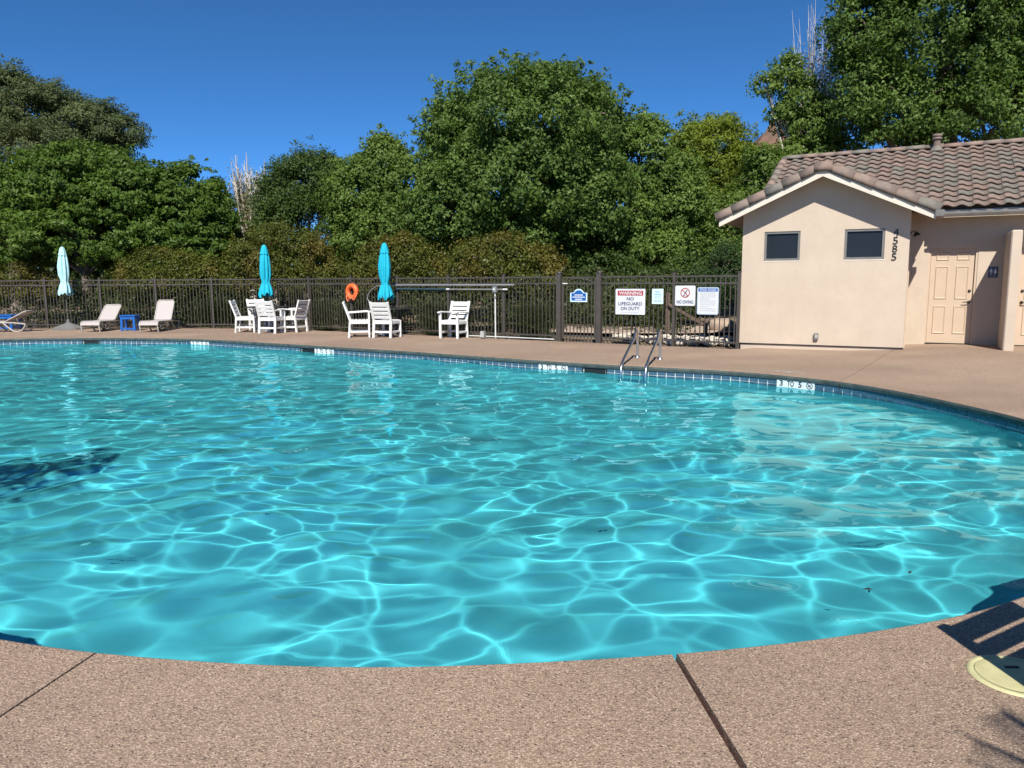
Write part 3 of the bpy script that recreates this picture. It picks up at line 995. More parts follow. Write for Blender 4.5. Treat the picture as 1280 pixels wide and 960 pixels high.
# eave board and gutter
part('eave_board', M['trim'], roof, lambda b: b.box((6.70, EAVE_V+.02, EAVE_Z-.10), (6.38, .03, .14)))
def gut(b):
    prof = [(0, 0), (-.10, 0), (-.125, .05), (-.125, .095), (-.112, .095), (-.112, .05), (-.095, .012), (0, .012)]
    x0, x1 = 3.58, 9.9
    a = [(x0, EAVE_V-.01+y, EAVE_Z-.165+z_) for y, z_ in prof]; c = [(x1, EAVE_V-.01+y, EAVE_Z-.165+z_) for y, z_ in prof]
    for k in range(len(prof)):
        k2 = (k+1) % len(prof)
        b.poly([a[k], a[k2], c[k2], c[k]])
    b.poly(a[::-1]); b.poly(c)
part('gutter', M['gutter'], roof, gut)
def ret(b):
    b.box((3.52, -.02, 2.575), (.14, .86, .11))
part('eave_return', M['gutter'], roof, ret)
part('eave_filler', M['black'], roof, lambda b: b.box((3.53, -.02, 2.645), (.03, .70, .03)))
for k in range(7):
    part('bird_spike', M['black'], roof, lambda b: b.bar((3.50, -OV+.06+.10*k, 2.63), (3.53, -OV+.06+.10*k, 2.71), .012, .012))

# S tiles
TW, TE = .252, .30
def s_tile(L=.37, n=8):
    b = MB()
    top0, top1 = [], []
    for k in range(n+1):
        x = k/n
        zz = .052*(math.cos(2*PI*(x-.36)) if True else 0)
        zz = .022*math.sin(2*PI*x+.35)
        top0.append((x*(TW+.02), zz)); top1.append((x*(TW+.02), zz))
    V_ = []
    for (x, zz) in top0: V_.append((x, 0, zz+.078))
    for (x, zz) in top1: V_.append((x, L, zz+.032))
    for (x, zz) in top0: V_.append((x, 0, zz+.062))
    m = n+1
    F_ = [(k, k+1, m+k+1, m+k) for k in range(n)]
    b.raw(V_, F_, True)
    b.raw([V_[k] for k in range(m)]+[V_[2*m+k] for k in range(m)], [(k, m+k, m+k+1, k+1) for k in range(n)])
    b.raw([V_[k] for k in (0, m, 2*m, n, m+n, 2*m+n)], [(0, 1, 2), (3, 5, 4)])
    return b
tile_s = s_tile().mesh('roof_tile', M['rooftile'])
slope = math.atan(TANP)
rr = random.Random(11)
ncol = int((5.7-ROOF_L)/TW)
for c in range(ncol):
    for r_ in range(14):
        dist = r_*TE-.06
        v = EAVE_V+dist*math.cos(slope); z_ = EAVE_Z+dist*math.sin(slope)
        u = ROOF_L+c*TW
        if v > RID_V-.10: continue
        if main_z(v+.28) < wing_top(u+.15)+.02 and u < PK+1.95: continue      # under the wing roof
        o = link_mesh('roof_tile', tile_s, None, roof, (u+rr.uniform(-.006, .006), v, z_+rr.uniform(-.004, .006)), (slope+rr.uniform(-.008, .008), rr.uniform(-.01, .01), rr.uniform(-.012, .012)))
# rest of the roof covering that the camera does not look at: one mass of tiles
cov = MB()
src = s_tile(n=5)
def put_tiles(M4):
    cov.raw([M4 @ Vector(p) for p in src.v], src.f, True)
for c in range(ncol, int((9.9-ROOF_L)/TW)):
    for r_ in range(14):
        dist = r_*TE-.06
        v = EAVE_V+dist*math.cos(slope)
        if v > RID_V-.10: continue
        put_tiles(Matrix.Translation((ROOF_L+c*TW, v, EAVE_Z+dist*math.sin(slope))) @ Matrix.Rotation(slope, 4, 'X'))
for c in range(int((9.9-ROOF_L)/TW)):
    for r_ in range(13):
        dist = r_*TE-.06
        put_tiles(Matrix.Translation((ROOF_L+(c+1)*TW, 7.9-dist*math.cos(slope), EAVE_Z+dist*math.sin(slope))) @ Matrix.Rotation(PI, 4, 'Z') @ Matrix.Rotation(slope, 4, 'X'))
for s in (-1, 1):
    for c in range(13):
        for r_ in range(7):
            dist = r_*TE-.04
            hu = 1.92-dist*math.cos(slope)
            zz = wing_top(PK+hu)-.05+.0
            v = -OV+.12+c*TW
            if v > EAVE_V-.2+(zz-EAVE_Z)/TANP: continue
            if s > 0: Mx = Matrix.Translation((PK+hu, v, zz)) @ Matrix.Rotation(PI/2, 4, 'Z')
            else: Mx = Matrix.Translation((PK-hu, v+TW, zz)) @ Matrix.Rotation(-PI/2, 4, 'Z')
            put_tiles(Mx @ Matrix.Rotation(slope, 4, 'X'))
cv = cov.build('roof_covering', M['rooftile'], roof)
cv['kind'] = 'stuff'
# barrel caps: rake tiles on the gable and ridge caps
def barrel(L, r0, r1, drop=0.0, n=8, a0=0.0, a1=PI):
    b = MB()
    V_ = []
    for (y, r) in ((0, r0), (L, r1)):
        for q in (0, -.018):
            for k in range(n+1):
                a = a0+(a1-a0)*k/n
                V_.append(((r+q)*math.cos(a), y, (r+q)*math.sin(a)))
    m = n+1
    b.raw(V_, [(k, k+1, 2*m+k+1, 2*m+k) for k in range(n)]+[(m+k+1, m+k, 3*m+k, 3*m+k+1) for k in range(n)]+[(k+1, k, m+k, m+k+1) for k in range(n)]+[(2*m+k, 2*m+k+1, 3*m+k+1, 3*m+k) for k in range(n)]+[(0, 2*m, 3*m, m), (n, m+n, 3*m+n, 2*m+n)], True)
    return b
cap_me = barrel(.45, .165, .145, a0=-.25, a1=PI+.25).mesh('rake_tile', M['rooftile'])
for s in (-1, 1):
    for k in range(6 if s < 0 else 5):
        t = k*(.35 if s < 0 else .40)
        # from the eave up to the peak
        hu = 1.98-t*math.cos(slope)
        if hu < .2: continue
        x, z_ = PK+s*hu, 3.475-TANP*hu+.03
        M3 = Matrix.Rotation(0, 4, 'Z')
        dirv = Vector((-s*math.cos(slope), 0, math.sin(slope)))
        side = Vector((0, -1, 0)) if s > 0 else Vector((0, 1, 0))
        upv = side.cross(dirv) if side.cross(dirv).z > 0 else dirv.cross(side)
        sidev = dirv.cross(upv)
        Mx = Matrix((sidev, dirv, upv)).transposed().to_4x4()
        Mx.translation = (x, -OV+.10, z_)
        o = link_mesh('rake_tile', cap_me, None, roof)
        o.matrix_local = Mx
pk = barrel(.32, .168, .168, a0=-.25, a1=PI+.25)
o = link_mesh('peak_tile', pk.mesh('peak_tile', M['rooftile']), None, roof)
o.matrix_local = Matrix.Translation((PK-.16, -OV+.10, 3.475+.0)) @ Matrix.Rotation(-PI/2, 4, 'Z')
ridge_me = barrel(.43, .105, .092).mesh('ridge_tile', M['rooftile'])
for k in range(19):
    o = link_mesh('ridge_tile', ridge_me, None, roof)
    o.matrix_local = Matrix.Translation((ROOF_L+.43+k*.385, RID_V, RID_Z+.045+rr.uniform(-.004, .004))) @ Matrix.Rotation(PI/2, 4, 'Z')
for k in range(8):
    o = link_mesh('ridge_tile', ridge_me, None, roof)
    o.matrix_local = Matrix.Translation((PK, -OV+.15+k*.37, 3.52+.02))
# verge tiles down the left end of the main roof
for k in range(10):
    t = k*.395
    v = RID_V-.05-t*math.cos(slope)
    if main_z(v) < wing_top(ROOF_L): break
    o = link_mesh('verge_tile', ridge_me, None, roof)
    o.matrix_local = Matrix.Translation((ROOF_L+.03, v-.42, main_z(v-.42)+.03)) @ Matrix.Rotation(slope, 4, 'X')
# vent pipe by the ridge, small roof jack further right
vp = empty('roof_vent', (3.42, RID_V-.15, RID_Z-.02), parent=roof)
part('flashing', M['rooftile'], vp, lambda b: b.lathe([(.16, -.02), (.10, .06), (.075, .10)], 16))
part('pipe', M['rooftile'], vp, lambda b: b.lathe([(.075, .05), (.075, .26)], 16))
part('cap', M['rooftile'], vp, lambda b: b.lathe([(.001, .24), (.105, .24), (.105, .275), (.085, .285), (.085, .30), (.105, .31), (.105, .34), (.09, .36), (.001, .36)], 16))
vj = empty('roof_vent', (5.05, 2.35, main_z(2.35)), parent=roof)
part('flashing', M['rooftile'], vj, lambda b: b.box((0, 0, .05), (.34, .40, .05), M=Matrix.Rotation(slope, 3, 'X'), ch=.01))
part('pipe', M['rooftile'], vj, lambda b: b.lathe([(.06, .0), (.06, .24), (.07, .25), (.07, .29), (.001, .30)], 14))

# restroom sign on the main wall
rs = empty('restroom_sign', BA+BU*4.515+BV*(WB-.012), -BROT, 'dark navy restroom sign with two white figures beside peach door', 'sign')
rs.location.z = 1.52
part('board', M['sign_navy'], rs, lambda b: b.box((0, 0, 0), (.16, .012, .205), ch=.006))
for cx, female in ((-.035, False), (.037, True)):
    def fig(b):
        n = 12
        b.poly([(cx+.013*math.cos(2*PI*k/n), -.009, .062+.013*math.sin(2*PI*k/n)) for k in range(n)])
        if female: b.poly([(cx-.010, -.009, .046), (cx-.028, -.009, -.012), (cx+.028, -.009, -.012), (cx+.010, -.009, .046)])
        else: b.poly([(cx-.022, -.009, .046), (cx-.018, -.009, -.005), (cx+.018, -.009, -.005), (cx+.022, -.009, .046)])
        b.poly([(cx-.010, -.009, -.012), (cx-.009, -.009, -.048), (cx-.002, -.009, -.048), (cx-.002, -.009, -.012)])
        b.poly([(cx+.002, -.009, -.012), (cx+.002, -.009, -.048), (cx+.009, -.009, -.048), (cx+.010, -.009, -.012)])
    part('figure', M['sign_white'], rs, fig)
part('divider', M['sign_white'], rs, lambda b: b.box((0, -.0085, .01), (.004, .001, .10)))
part('braille_line', M['sign_grey'], rs, lambda b: b.box((0, -.0085, -.072), (.11, .001, .008)))

# ------------------------------------------------------------------ fence
FH = 1.50
def fence_parts(root, A, B, post_at, post_w=.06, end_posts=(True, True), spacing=.105, tall=.04):
    A, B = Vector(A), Vector(B)
    L = (B-A).length
    rz = math.atan2(B.y-A.y, B.x-A.x)
    def rail(z, h=.035, w=.035):
        part('rail', M['fence'], root, lambda b: b.box((L/2, 0, z), (L, w, h)))
    o = root
    pk_me = fence_parts.pk
    n = int(L/spacing)
    for k in range(1, n):
        x = L*k/n
        if any(abs(x-p) < .045 for p in post_at): continue
        link_mesh('picket', pk_me, None, root, (x, 0, 0))
    for p in post_at:
        part('post', M['fence'], root, lambda b: (b.box((0, 0, (FH+tall)/2-.05), (post_w, post_w, FH+tall+.10)), b.box((0, 0, FH+tall+.008), (post_w+.016, post_w+.016, .016))), (p, 0, 0))
    rail(FH-.02); rail(FH-.165); rail(.105)
_pk = MB(); _pk.box((0, 0, (FH-.03+.06)/2), (.018, .018, FH-.10))
fence_parts.pk = _pk.mesh('picket', M['fence'])
fdir = (FE-FK).normalized()
FROT = math.atan2(fdir.y, fdir.x)
def fx(px):          # distance along the slanted fence from its corner, for a place seen at px
    d = ray(px, 400); d = Vector((d.x, d.y))
    # solve s*d = FK + t*fdir
    den = d.x*(-fdir.y)+d.y*fdir.x
    s = (FK.x*(-fdir.y)+FK.y*fdir.x)/den
    q = d*s
    return (Vector((q.x, q.y, 0))-FK).dot(fdir)
def FP(px, py):      # point on the slanted fence seen at px, py -> (distance, height)
    d = ray(px, py); n = Vector((-fdir.y, fdir.x, 0))
    s = (FK-Vector((0, 0, EYE))).dot(n)/d.dot(n)
    p = Vector((0, 0, EYE))+d*s
    return (p-FK).dot(fdir), p.z
gate0, gate1 = fx(700), fx(748)
Lend = (FE-FK).length
rz = math.atan2(FK.y-FL.y, FK.x-FL.x)
f1 = empty('metal_fence', FL, rz, 'bronze metal picket fence running behind the lounge chairs', 'fence')
LL = (FK-FL).length
fence_parts(f1, FL, FK, [LL-.03-1.8*k for k in range(1, 6)]+[.05])
f2 = empty('metal_fence', FK, FROT, 'bronze metal picket fence behind the white chairs and rescue poles', 'fence')
fence_parts(f2, FK, FK+fdir*(gate0-.06), [.0]+[1.72*k for k in range(1, int(gate0/1.72)+1) if 1.72*k < gate0-.4], tall=.05)
gt = empty('metal_gate', FK+fdir*gate0, FROT, 'bronze metal gate between two thick posts with blue sign', 'gate')
GW = gate1-gate0
for x in (-.02, GW+.02):
    part('gate_post', M['fence'], gt, lambda b: (b.box((0, 0, (FH+.08)/2-.05), (.115, .115, FH+.18)), b.lathe([(.09, FH+.08), (.09, FH+.095), (.001, FH+.13)], 4)), (x, 0, 0))
for x in (.085, GW-.085):
    part('stile', M['fence'], gt, lambda b: b.box((0, 0, .76), (.04, .04, 1.36)), (x, 0, 0))
for z_ in (.12, FH-.165, FH-.03):
    part('rail', M['fence'], gt, lambda b: b.box((GW/2, 0, z_), (GW-.21, .036, .036)))
n = 9
for k in range(1, n):
    link_mesh('picket', fence_parts.pk, None, gt, (.085+(GW-.17)*k/n, 0, 0))
def gate_arch(b):
    pts = [(.11+(GW-.22)*k/12, -.022, FH-.15+.10*math.sin(PI*k/12)) for k in range(13)]
    b.tube(pts, .011, 6)
part('arched_bar', M['fence'], gt, gate_arch)
part('latch', M['white_pipe'], gt, lambda b: b.box((.15, -.03, FH-.165), (.13, .02, .025)))
f3 = empty('metal_fence', FK+fdir*(gate1+.085), FROT, 'bronze metal picket fence carrying the white pool signs by the house', 'fence')
L3 = Lend-gate1-.085
fence_parts(f3, (0, 0, 0), (L3, 0, 0), [fx(842)-gate1-.085, L3-.03], tall=.06, spacing=.103)

# ------------------------------------------------------------------ signs on the fence
def sign(name, x0, y0, x1, y1, label, mboard, rim=None, round_=.02):
    a, zt = FP(x0, y0); b, zb = FP(x1, y1)
    w, h = b-a, zt-zb
    c = FK+fdir*((a+b)/2)+Vector((fdir.y, -fdir.x, 0))*.032
    o = empty(name, (c.x, c.y, (zt+zb)/2), FROT, label, 'sign', 'signs on the fence')
    def rounded(ww, hh, r, y0_, y1_):
        def f(m):
            pts = []
            for cx, cz, a0 in ((ww/2-r, hh/2-r, 0), (-ww/2+r, hh/2-r, PI/2), (-ww/2+r, -hh/2+r, PI), (ww/2-r, -hh/2+r, 1.5*PI)):
                for k in range(5): pts.append((cx+r*math.cos(a0+k*PI/8), cz+r*math.sin(a0+k*PI/8)))
            m.prism(pts[::-1], y0_, y1_)
        return f
    if rim:
        part('rim', rim, o, rounded(w, h, round_, -.004, .004))
        part('board', mboard, o, rounded(w-.035, h-.035, round_*.7, -.0055, -.0042))
    else:
        part('board', mboard, o, rounded(w, h, round_, -.004, .004))
    return o, w, h
def lines(o, m, rows, y=-.0062, seed=0):
    rr = random.Random(seed)
    for (z_, x0, x1, t) in rows:
        b = MB(); x = x0
        while x < x1-.004:
            wd = min(rr.uniform(.012, .04), x1-x)
            b.box((x+wd/2, y, z_), (wd, .0006, t)); x += wd+.006
        k = b.build('print_line', m, o); k['kind'] = 'stuff'
TX = (PI/2, 0, 0)
s_, w, h = sign('warning_sign', 770.5, 361, 807, 393.5, 'white sign with red WARNING band reading no lifeguard on duty', M['sign_white'])
part('header_band', M['sign_red'], s_, lambda b: b.box((0, -.005, h*.335), (w*.86, .0012, h*.19)))
text_mesh('WARNING', M['sign_white'], s_, (w*.76, h*.13), (0, -.0066, h*.335), TX)
text_mesh('NO', M['sign_navy'], s_, (w*.24, h*.135), (0, -.0055, h*.115), TX)
text_mesh('LIFEGUARD', M['sign_navy'], s_, (w*.80, h*.135), (0, -.0055, -h*.08), TX)
text_mesh('ON DUTY', M['sign_navy'], s_, (w*.64, h*.135), (0, -.0055, -h*.265), TX)
lines(s_, M['sign_grey'], [(-h*.41, -w*.30, w*.30, .012)], -.0055, 1)
s_, w, h = sign('capacity_sign', 816, 361, 829.7, 380, 'small pale aqua sign right of the red banded sign', M['sign_pale'], round_=.006)
lines(s_, M['sign_pale_print'], [(h*.30, -w*.22, w*.22, .03), (h*.13, -w*.32, w*.32, .03), (-h*.30, -w*.34, w*.34, .03)], -.0055, 2)
for cx in (-.038, .038):
    b_ = MB(); ring_mesh(b_, (cx, -.0055, -h*.07), .018, .030, 18); b_.build('printed_ring', M['sign_pale_print'], s_)
s_, w, h = sign('no_diving_sign', 845, 357, 869.5, 382.3, 'white square NO DIVING sign with red crossed out diver', M['sign_white'], round_=.03)
b_ = MB(); ring_mesh(b_, (0, -.0056, h*.14), h*.20, h*.245, 36); b_.bar((-h*.155, -.0062, h*.295), (h*.155, -.0062, -h*.015), h*.04, .001, (0, 1, 0)); b_.build('prohibition_ring', M['sign_red'], s_)
b_ = MB()
b_.bar((h*.10, -.0056, h*.27), (-.005, -.0056, h*.10), h*.045, .001, (0, 1, 0)); b_.bar((-h*.02, -.0057, h*.13), (-h*.08, -.0057, -h*.02), h*.03, .001, (0, 1, 0))
b_.bar((-h*.12, -.0058, h*.0), (h*.12, -.0058, -h*.02), h*.02, .001, (0, 1, 0))
b_.build('diver_figure', M['black'], s_)
text_mesh('NO DIVING', M['sign_navy'], s_, (w*.82, h*.17), (0, -.0056, -h*.31), TX)
s_, w, h = sign('pool_rules_sign', 872.5, 359, 898.5, 393.5, 'tall framed POOL RULES sign with blue header nearest the house', M['sign_white'], rim=simple('sign_blue_rim', (.38, .48, .58), .4), round_=.035)
part('header_band', M['sign_blue'], s_, lambda b: b.box((0, -.006, h*.40), (w-.05, .001, h*.115)))
text_mesh('POOL RULES', M['sign_white'], s_, (w*.74, h*.065), (0, -.0072, h*.40), TX)
rr = random.Random(4)
lines(s_, M['sign_grey'], [(h*(.29-.072*k), -w*.36, w*(.36 if k % 4 != 3 else rr.uniform(0, .3)), .02) for k in range(10)], -.0064, 5)
# blue gate sign with an arched top
a, zt = FP(714, 361); b, zb = FP(735, 377.5)
w, h = b-a, zt-zb
c = FK+fdir*((a+b)/2)+Vector((fdir.y, -fdir.x, 0))*.04
o = empty('gate_sign', (c.x, c.y, (zt+zb)/2), FROT, 'small blue sign with arched top and white rim on gate', 'sign', 'signs on the fence')
def arch_shape(k):
    ww, hh = w*k/2, h/2-(1-k)*w*.5
    pts = [(-ww, -hh), (ww, -hh), (ww, hh*.42), (ww*.62, hh*.42)]
    pts += [(ww*.55*math.cos(t), hh*.42+hh*.58*math.sin(t)) for t in [PI*(j+.6)/9.2 for j in range(9)]]
    pts += [(-ww*.62, hh*.42), (-ww, hh*.42)]
    return pts[::-1]
part('rim', M['sign_pale'], o, lambda b: b.prism(arch_shape(1.0), -.004, .004))
part('board', M['sign_blue'], o, lambda b: b.prism(arch_shape(.86), -.0056, -.0042))
lines(o, M['sign_white'], [(h*.03, -w*.24, w*.24, .028), (-h*.13, -w*.36, w*.36, .028), (-h*.30, -w*.20, w*.20, .028)], -.0062, 9)

# ------------------------------------------------------------------ furniture
def make_chair(label, arms=True, group='white chairs on the deck'):
    t = empty('patio_chair', (0, 0, 0), 0, label, 'chair', group)
    wp = M['white_poly']
    wd, dp = .54, .52                 # faces +Y, origin on the ground
    for sx in (-1, 1):
        x = sx*(wd/2-.03)
        hz = .64 if arms else .43
        part('leg', wp, t, lambda b: b.bar((x, dp/2-.03, 0), (x, dp/2-.03, hz), .06, .045, (0, 1, 0), ch=.005))
        def rear(b):
            b.bar((x, -dp/2-.02, 0), (x, -dp/2+.02, .44), .06, .045, (0, 1, 0), ch=.005)
            b.bar((x, -dp/2+.02, .43), (x, -dp/2-.14, .90), .06, .042, (0, 1, 0), ch=.005)
        part('leg', wp, t, rear)
        part('side_stretcher', wp, t, lambda b: b.bar((x, -dp/2, .15), (x, dp/2-.05, .15), .03, .05, ch=.004))
        part('seat_rail', wp, t, lambda b: b.bar((x, -dp/2+.04, .385), (x, dp/2-.05, .385), .035, .075, ch=.004))
        if arms:
            part('armrest', wp, t, lambda b: (b.bar((x, -dp/2-.03, .625), (x, dp/2-.10, .655), .075, .03, ch=.006), b.bar((x, dp/2-.10, .655), (x, dp/2+.06, .64), .075, .03, ch=.006)))
    part('front_rail', wp, t, lambda b: b.box((0, dp/2-.03, .385), (wd-.12, .03, .075), ch=.004))
    part('rear_rail', wp, t, lambda b: b.box((0, -dp/2+.02, .385), (wd-.12, .03, .075), ch=.004))
    part('rear_stretcher', wp, t, lambda b: b.box((0, -dp/2, .15), (wd-.12, .028, .05), ch=.004))
    for k in range(5):
        y = -dp/2+.07+k*.095
        part('seat_slat', wp, t, lambda b: b.box((0, y, .435), (wd-.08, .083, .022), ch=.004))
    for k in range(4):
        z0 = .52+k*.10
        f = (z0-.43)/.47
        y = -dp/2+.02-.16*f
        hgt = .075 if k < 3 else .105
        part('back_slat', wp, t, lambda b: b.box((0, y, z0+(.015 if k == 3 else 0)), (wd-.115, .024, hgt), M=Matrix.Rotation(R(17), 3, 'X'), ch=.004))
    return t
chairA = make_chair('x', True)
chairB = make_chair('x', False)
used = set()
def chair(px, py, face, label, arms=True):
    src = chairA if arms else chairB
    if src.name not in used: o = src; used.add(src.name)
    else: o = copy_tree(src)
    p = G(px, py)
    o.location = (p.x, p.y, deck_z(p.x, p.y)); o.rotation_euler = (0, 0, face)
    o['label'] = label
    return o
# rotation 0 faces away from the camera (+Y); -90 faces right, 90 faces left
chair(310, 415.2, R(-84), 'armless white chair facing right, leftmost at the turquoise umbrella table', False)
chair(327, 412.2, R(-140), 'white armchair on the far side of the first umbrella table', True)
chair(341, 416.2, R(-14), 'white chair with its slatted back to the pool at first table', True)
chair(367.5, 414.8, R(68), 'white armchair facing left at right side of first umbrella table', True)
chair(450.5, 421.2, R(-80), 'white armchair facing right below the orange life ring', True)
chair(484.5, 421.6, R(-20), 'armless white chair with tall slatted back under the third umbrella', False)
chair(567, 422.4, R(155), 'lone white armchair facing the pool in front of rescue poles', True)
# chair beside the camera whose shadow falls across the deck
o = chair(341, 415.6, 0, 'white chair on the near deck, throwing a slatted shadow on the lid')
o.location = (2.15, 1.95, 0); o.rotation_euler = (0, 0, math.atan2(-.85, .52)-PI/2)

def make_table(label):
    t = empty('umbrella_table', (0, 0, 0), 0, label, 'table', 'dark round umbrella tables')
    part('tabletop', M['table_dark'], t, lambda b: b.lathe([(.001, .685), (.60, .685), (.615, .695), (.60, .71), (.03, .71), (.03, .705)], 36))
    for k in range(4):
        a = PI/4+k*PI/2
        c_, s2 = math.cos(a), math.sin(a)
        part('leg', M['table_dark'], t, lambda b: b.tube([(.42*c_, .42*s2, .69), (.38*c_, .38*s2, .4), (.50*c_, .50*s2, .0)], .018, 8))
    part('lower_ring', M['table_dark'], t, lambda b: b.tube([(.38*math.cos(2*PI*k/20), .38*math.sin(2*PI*k/20), .38) for k in range(21)], .01, 6, False))
    return t
tab = make_table('dark round table under the middle turquoise umbrella, ringed by white chairs')
p = G(335, 414.0); tab.location = (p.x, p.y, 0)
tab2 = copy_tree(tab)
tab2['label'] = 'dark round table beside the orange life ring under right umbrella'
p2 = G(487, 418.8); tab2.location = (p2.x, p2.y, 0)

def umbrella(px, py, top, label, m, seed, base=False, stand='table'):
    p = G(px, py)
    o = empty('closed_umbrella', (p.x, p.y, 0), random.Random(seed).uniform(0, 1), label, 'umbrella', 'closed umbrellas')
    rr = random.Random(seed)
    phs = [rr.uniform(-.5, .5) for _ in range(8)]
    T = top
    prof = [(.165, T-1.42), (.16, T-1.34), (.125, T-1.18), (.085, T-1.06), (.088, T-1.02), (.12, T-.85), (.125, T-.6), (.105, T-.35), (.078, T-.24)]
    def pleat(a, z_):
        t = (T-z_)/1.42
        v = .86+.42*abs(math.cos(4*a+1.5*t+.25*math.sin(5*t+seed)))+.10*math.sin(3*a+seed+4*t)+.06*math.sin(11*t+2*a+seed)
        return v
    def canopy(b):
        n = 48
        c0 = len(b.v)
        b.lathe(prof, n, fn=pleat)
        # uneven hem
        for k in range(n):
            x, y, z_ = b.v[c0+k]
            b.v[c0+k] = (x, y, z_-.05*math.cos(8*2*PI*k/n+1.0)+.035*math.sin(3*2*PI*k/n+seed))
    part('canopy', m, o, canopy)
    part('wind_vent', m, o, lambda b: b.lathe([(.115, T-.27), (.112, T-.24), (.085, T-.14), (.06, T-.05), (.03, T-.015), (.001, T)], 32, fn=lambda a, z_: 1+.10*math.cos(8*a)))
    part('tie_strap', m, o, lambda b: b.lathe([(.098, T-1.07), (.102, T-1.04), (.098, T-1.01)], 24))
    part('pole', M['pole'], o, lambda b: b.lathe([(.02, .02), (.02, T-.05)], 12))
    if base: part('base', M['base_grey'], o, lambda b: b.lathe([(.48, .0), (.48, .03), (.40, .06), (.12, .17), (.06, .20), (.035, .30), (.001, .30)], 8, sm=False))
    else: part('base', M['base_grey'], o, lambda b: b.lathe([(.26, .0), (.26, .05), (.05, .08), (.035, .28), (.001, .28)], 20))
    return o
umbrella(86, 411.4, 2.50, 'faded pale aqua closed umbrella standing alone by the lounge chairs', M['turq_faded'], 1, True)
umbrella(335, 414.0, 2.45, 'bright turquoise closed umbrella through the table ringed by chairs', M['turq'], 2)
umbrella(483.5, 418.8, 2.40, 'bright turquoise closed umbrella right of the orange life ring', M['turq'], 3)

def make_lounger(back_deg, label):
    t = empty('sun_lounger', (0, 0, 0), 0, label, 'lounge chair', 'lounge chairs along the fence')
    # local +X runs from foot to head
    Wd = .58
    bk = R(back_deg)
    H0 = .34
    hinge = 1.12
    seat = [(-.02, .22), (.02, .29), (.10, .335), (.30, H0), (.7, H0-.02), (hinge, H0)]
    Lb = .74
    back = [(hinge+.005, H0+.005), (hinge+Lb*.5*math.cos(bk), H0+Lb*.5*math.sin(bk)+.01), (hinge+Lb*.9*math.cos(bk), H0+Lb*.9*math.sin(bk)), (hinge+Lb*math.cos(bk), H0+Lb*math.sin(bk)-.01)]
    def sheet(prof, w, th):
        def f(b):
            for s0, s1 in zip(prof[:-1], prof[1:]):
                d = Vector((s1[0]-s0[0], 0, s1[1]-s0[1])).normalized(); n = Vector((-d.z, 0, d.x))*th
                a, c = Vector((s0[0], 0, s0[1])), Vector((s1[0], 0, s1[1]))
                y = Vector((0, w/2, 0))
                V_ = [a-y, a+y, c+y, c-y, a-y-n, a+y-n, c+y-n, c-y-n]
                b.raw(V_, [(0, 3, 2, 1), (4, 5, 6, 7), (0, 1, 5, 4), (2, 3, 7, 6), (1, 2, 6, 5), (0, 4, 7, 3)])
        return f
    part('seat_sling', M['sling'], t, sheet(seat, Wd-.06, .02))
    bkp = part('back_sling', M['sling'], t, sheet(back, Wd-.06, .02))
    part('back_frame', M['resin'], bkp, lambda b: b.tube([(back[0][0], -Wd/2+.02, back[0][1]), (back[2][0], -Wd/2+.02, back[2][1]), (back[3][0], -Wd/2+.07, back[3][1]+.01), (back[3][0], Wd/2-.07, back[3][1]+.01), (back[2][0], Wd/2-.02, back[2][1]), (back[0][0], Wd/2-.02, back[0][1])], .022, 8))
    for s in (-1, 1):
        y = s*(Wd/2-.01)
        part('side_rail', M['resin'], t, lambda b: b.tube([(0, y, .20), (.03, y, .30), (.12, y, .335), (.4, y, .325), (.9, y, .31), (1.35, y, .30), (1.75, y, .26)], .026, 8))
        part('front_leg', M['resin'], t, lambda b: b.tube([(.04, y, .30), (.02, y, .15), (.06, y, 0.0)], [.03, .027, .024], 8))
        part('mid_leg', M['resin'], t, lambda b: b.tube([(.52, y, .32), (.62, y, .22), (.78, y, .06), (.86, y, 0.0)], [.03, .027, .025, .022], 8))
        part('rear_leg', M['resin'], t, lambda b: b.tube([(1.05, y, .31), (1.18, y, .18), (1.36, y, .03), (1.50, y, .012), (1.64, y, .06), (1.74, y, .20), (1.75, y, .27)], [.028, .026, .024, .024, .024, .024, .024], 8))
    part('back_prop', M['resin'], t, lambda b: b.tube([(back[1][0], -.22, back[1][1]-.03), (hinge+.38, -.22, .29), (hinge+.38, .22, .29), (back[1][0], .22, back[1][1]-.03)], .014, 6))
    return t
lo1 = make_lounger(27, 'low reclined pale lounge chair seen side on at far left edge')
p = G(12, 414.8); lo1.location = (p.x-1.0, p.y, 0); lo1.rotation_euler = (0, 0, R(3))
lo2 = make_lounger(40, 'pinkish white lounge chair left of the blue side table')
p = G(113, 415.2); lo2.location = (p.x, p.y, 0); lo2.rotation_euler = (0, 0, R(92))
lo3 = make_lounger(58, 'pinkish white lounge chair right of the blue side table')
p = G(186, 415.2); lo3.location = (p.x, p.y, 0); lo3.rotation_euler = (0, 0, R(92))

for o in (lo1, lo2, lo3): o.scale = (.9, .9, .9)
def side_table(px, py, rz, label, s=.42):
    p = G(px, py)
    t = empty('side_table', (p.x, p.y, 0), rz, label, 'side table', 'blue plastic side tables')
    m = M['blue_plastic']
    part('tabletop', m, t, lambda b: (b.box((0, 0, .44), (s+.02, s+.02, .035), ch=.008)))
    for sx in (-1, 1):
        for sy in (-1, 1):
            part('leg', m, t, lambda b: b.bar((sx*(s/2-.03), sy*(s/2-.03), 0), (sx*(s/2-.04), sy*(s/2-.04), .425), .065, .06, (0, 1, 0), ch=.006))
        part('apron', m, t, lambda b: b.box((sx*(s/2-.03), 0, .38), (.025, s-.12, .07)))
        part('apron', m, t, lambda b: b.box((0, sx*(s/2-.03), .38), (s-.12, .025, .07)))
        part('stretcher', m, t, lambda b: b.box((0, sx*(s/2-.03), .06), (s-.12, .03, .045)))
    return t
